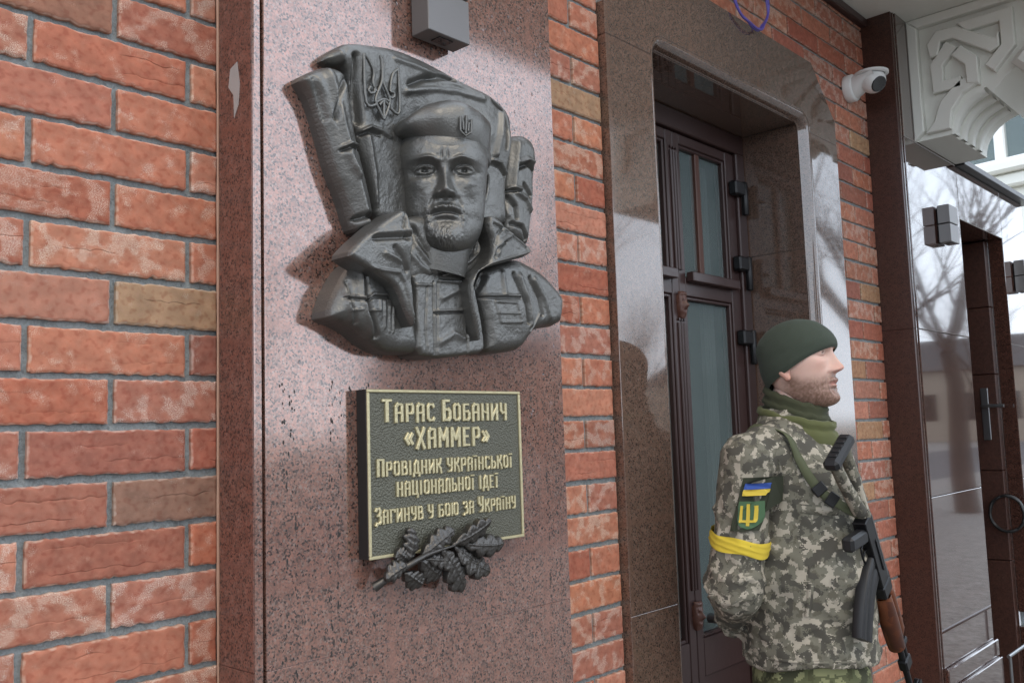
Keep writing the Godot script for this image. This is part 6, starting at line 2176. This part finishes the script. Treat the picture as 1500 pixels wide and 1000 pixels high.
	add_tube(st, PackedVector3Array([Vector3(0.435, 0.020, 0), Vector3(0.45, 0.021, 0), Vector3(0.57, 0.021, 0), Vector3(0.585, 0.020, 0)]), [0.012, 0.0165, 0.0165, 0.012], 14)
	obj("upper_handguard", done(st), "gun_wood", rf)
	st = start()
	add_tube(st, PackedVector3Array([Vector3(0.42, 0.0, 0), Vector3(0.84, 0.0, 0)]), [0.0082], 12)
	add_tube(st, PackedVector3Array([Vector3(0.80, 0.0, 0), Vector3(0.806, 0.0, 0), Vector3(0.866, 0.0, 0), Vector3(0.87, 0.0, 0)]), [0.009, 0.0125, 0.0125, 0.010], 12)
	obj("barrel", done(st), "gun_black", rf)
	st = start()
	add_tube(st, PackedVector3Array([Vector3(0.58, 0.020, 0), Vector3(0.672, 0.016, 0)]), [0.009], 10)
	add_box(st, Vector3(0.600, -0.016, -0.014), Vector3(0.616, 0.030, 0.014), 0.003)
	add_box(st, Vector3(0.655, -0.012, -0.012), Vector3(0.690, 0.028, 0.012), 0.004)
	obj("gas_block", done(st), "gun_black", rf)
	st = start()
	add_box(st, Vector3(0.765, -0.013, -0.012), Vector3(0.800, 0.014, 0.012), 0.004)
	add_box(st, Vector3(0.770, 0.0142, -0.005), Vector3(0.796, 0.050, 0.005), 0.002)
	add_tube(st, PackedVector3Array([Vector3(0.783, 0.048, -0.008), Vector3(0.783, 0.048, 0.008)]), [0.011], 12)
	obj("front_sight", done(st), "gun_black", rf)
	# sling: webbing over the shoulder, buckle, ring, hook on the receiver
	var inv := rf.transform.affine_inverse()
	var into := Vector3(0.55, -0.15, -0.82).normalized()
	var pts := []
	for q: Vector3 in [Vector3(2.30, -0.02, 0.17), Vector3(2.22, 0.012, 0.195), Vector3(2.185, 0.004, 0.235), Vector3(2.17, -0.030, 0.300), Vector3(2.16, -0.085, 0.357), Vector3(2.16, -0.128, 0.394), Vector3(2.17, -0.167, 0.422)]:
		pts.append(cling(q - into * 0.16, into, 0.005, jacket_d) if q.z > 0.26 else cling(q + Vector3(0, 0.15, 0), Vector3.DOWN, 0.005, jacket_d))
	pts.append(pts[-1].lerp(rf.transform * Vector3(0.205, 0.0, -0.02), 0.5) + Vector3(-0.01, 0, 0.012))
	pts.append(rf.transform * Vector3(0.205, 0.004, 0.0))
	var path := smooth_path(pts, 8)
	var a := []
	for i in path.size():
		var d := (path[mini(i + 1, path.size() - 1)] - path[maxi(i - 1, 0)]).normalized()
		var p := path[i]
		var e := 0.01
		var nn := Vector3(jacket_d(p + Vector3(e, 0, 0)) - jacket_d(p - Vector3(e, 0, 0)), jacket_d(p + Vector3(0, e, 0)) - jacket_d(p - Vector3(0, e, 0)), jacket_d(p + Vector3(0, 0, e)) - jacket_d(p - Vector3(0, 0, e))).normalized()
		var side := d.cross(nn).normalized() * 0.0115
		nn = nn * 0.0016
		a.append(inv * PackedVector3Array([p - side + nn, p + side + nn, p + side - nn, p - side - nn]))
	var st2 := start()
	add_grid(st2, a, true)
	var sling := obj("sling", done(st2), "olive_strap", rf)
	st = start()
	for i: int in [46, 52]:
		var q: PackedVector3Array = a[mini(i, a.size() - 1)]
		var c := (q[0] + q[1]) / 2
		var s := (q[1] - q[0]).normalized()
		var up := (q[0] - q[3]).normalized()
		var al := s.cross(up)
		add_box(st, Vector3(-0.017, -0.013, -0.003), Vector3(0.017, 0.013, 0.006), 0.002, Transform3D(Basis(s, al, up), c))
	obj("buckle", done(st), "gun_polymer", sling)
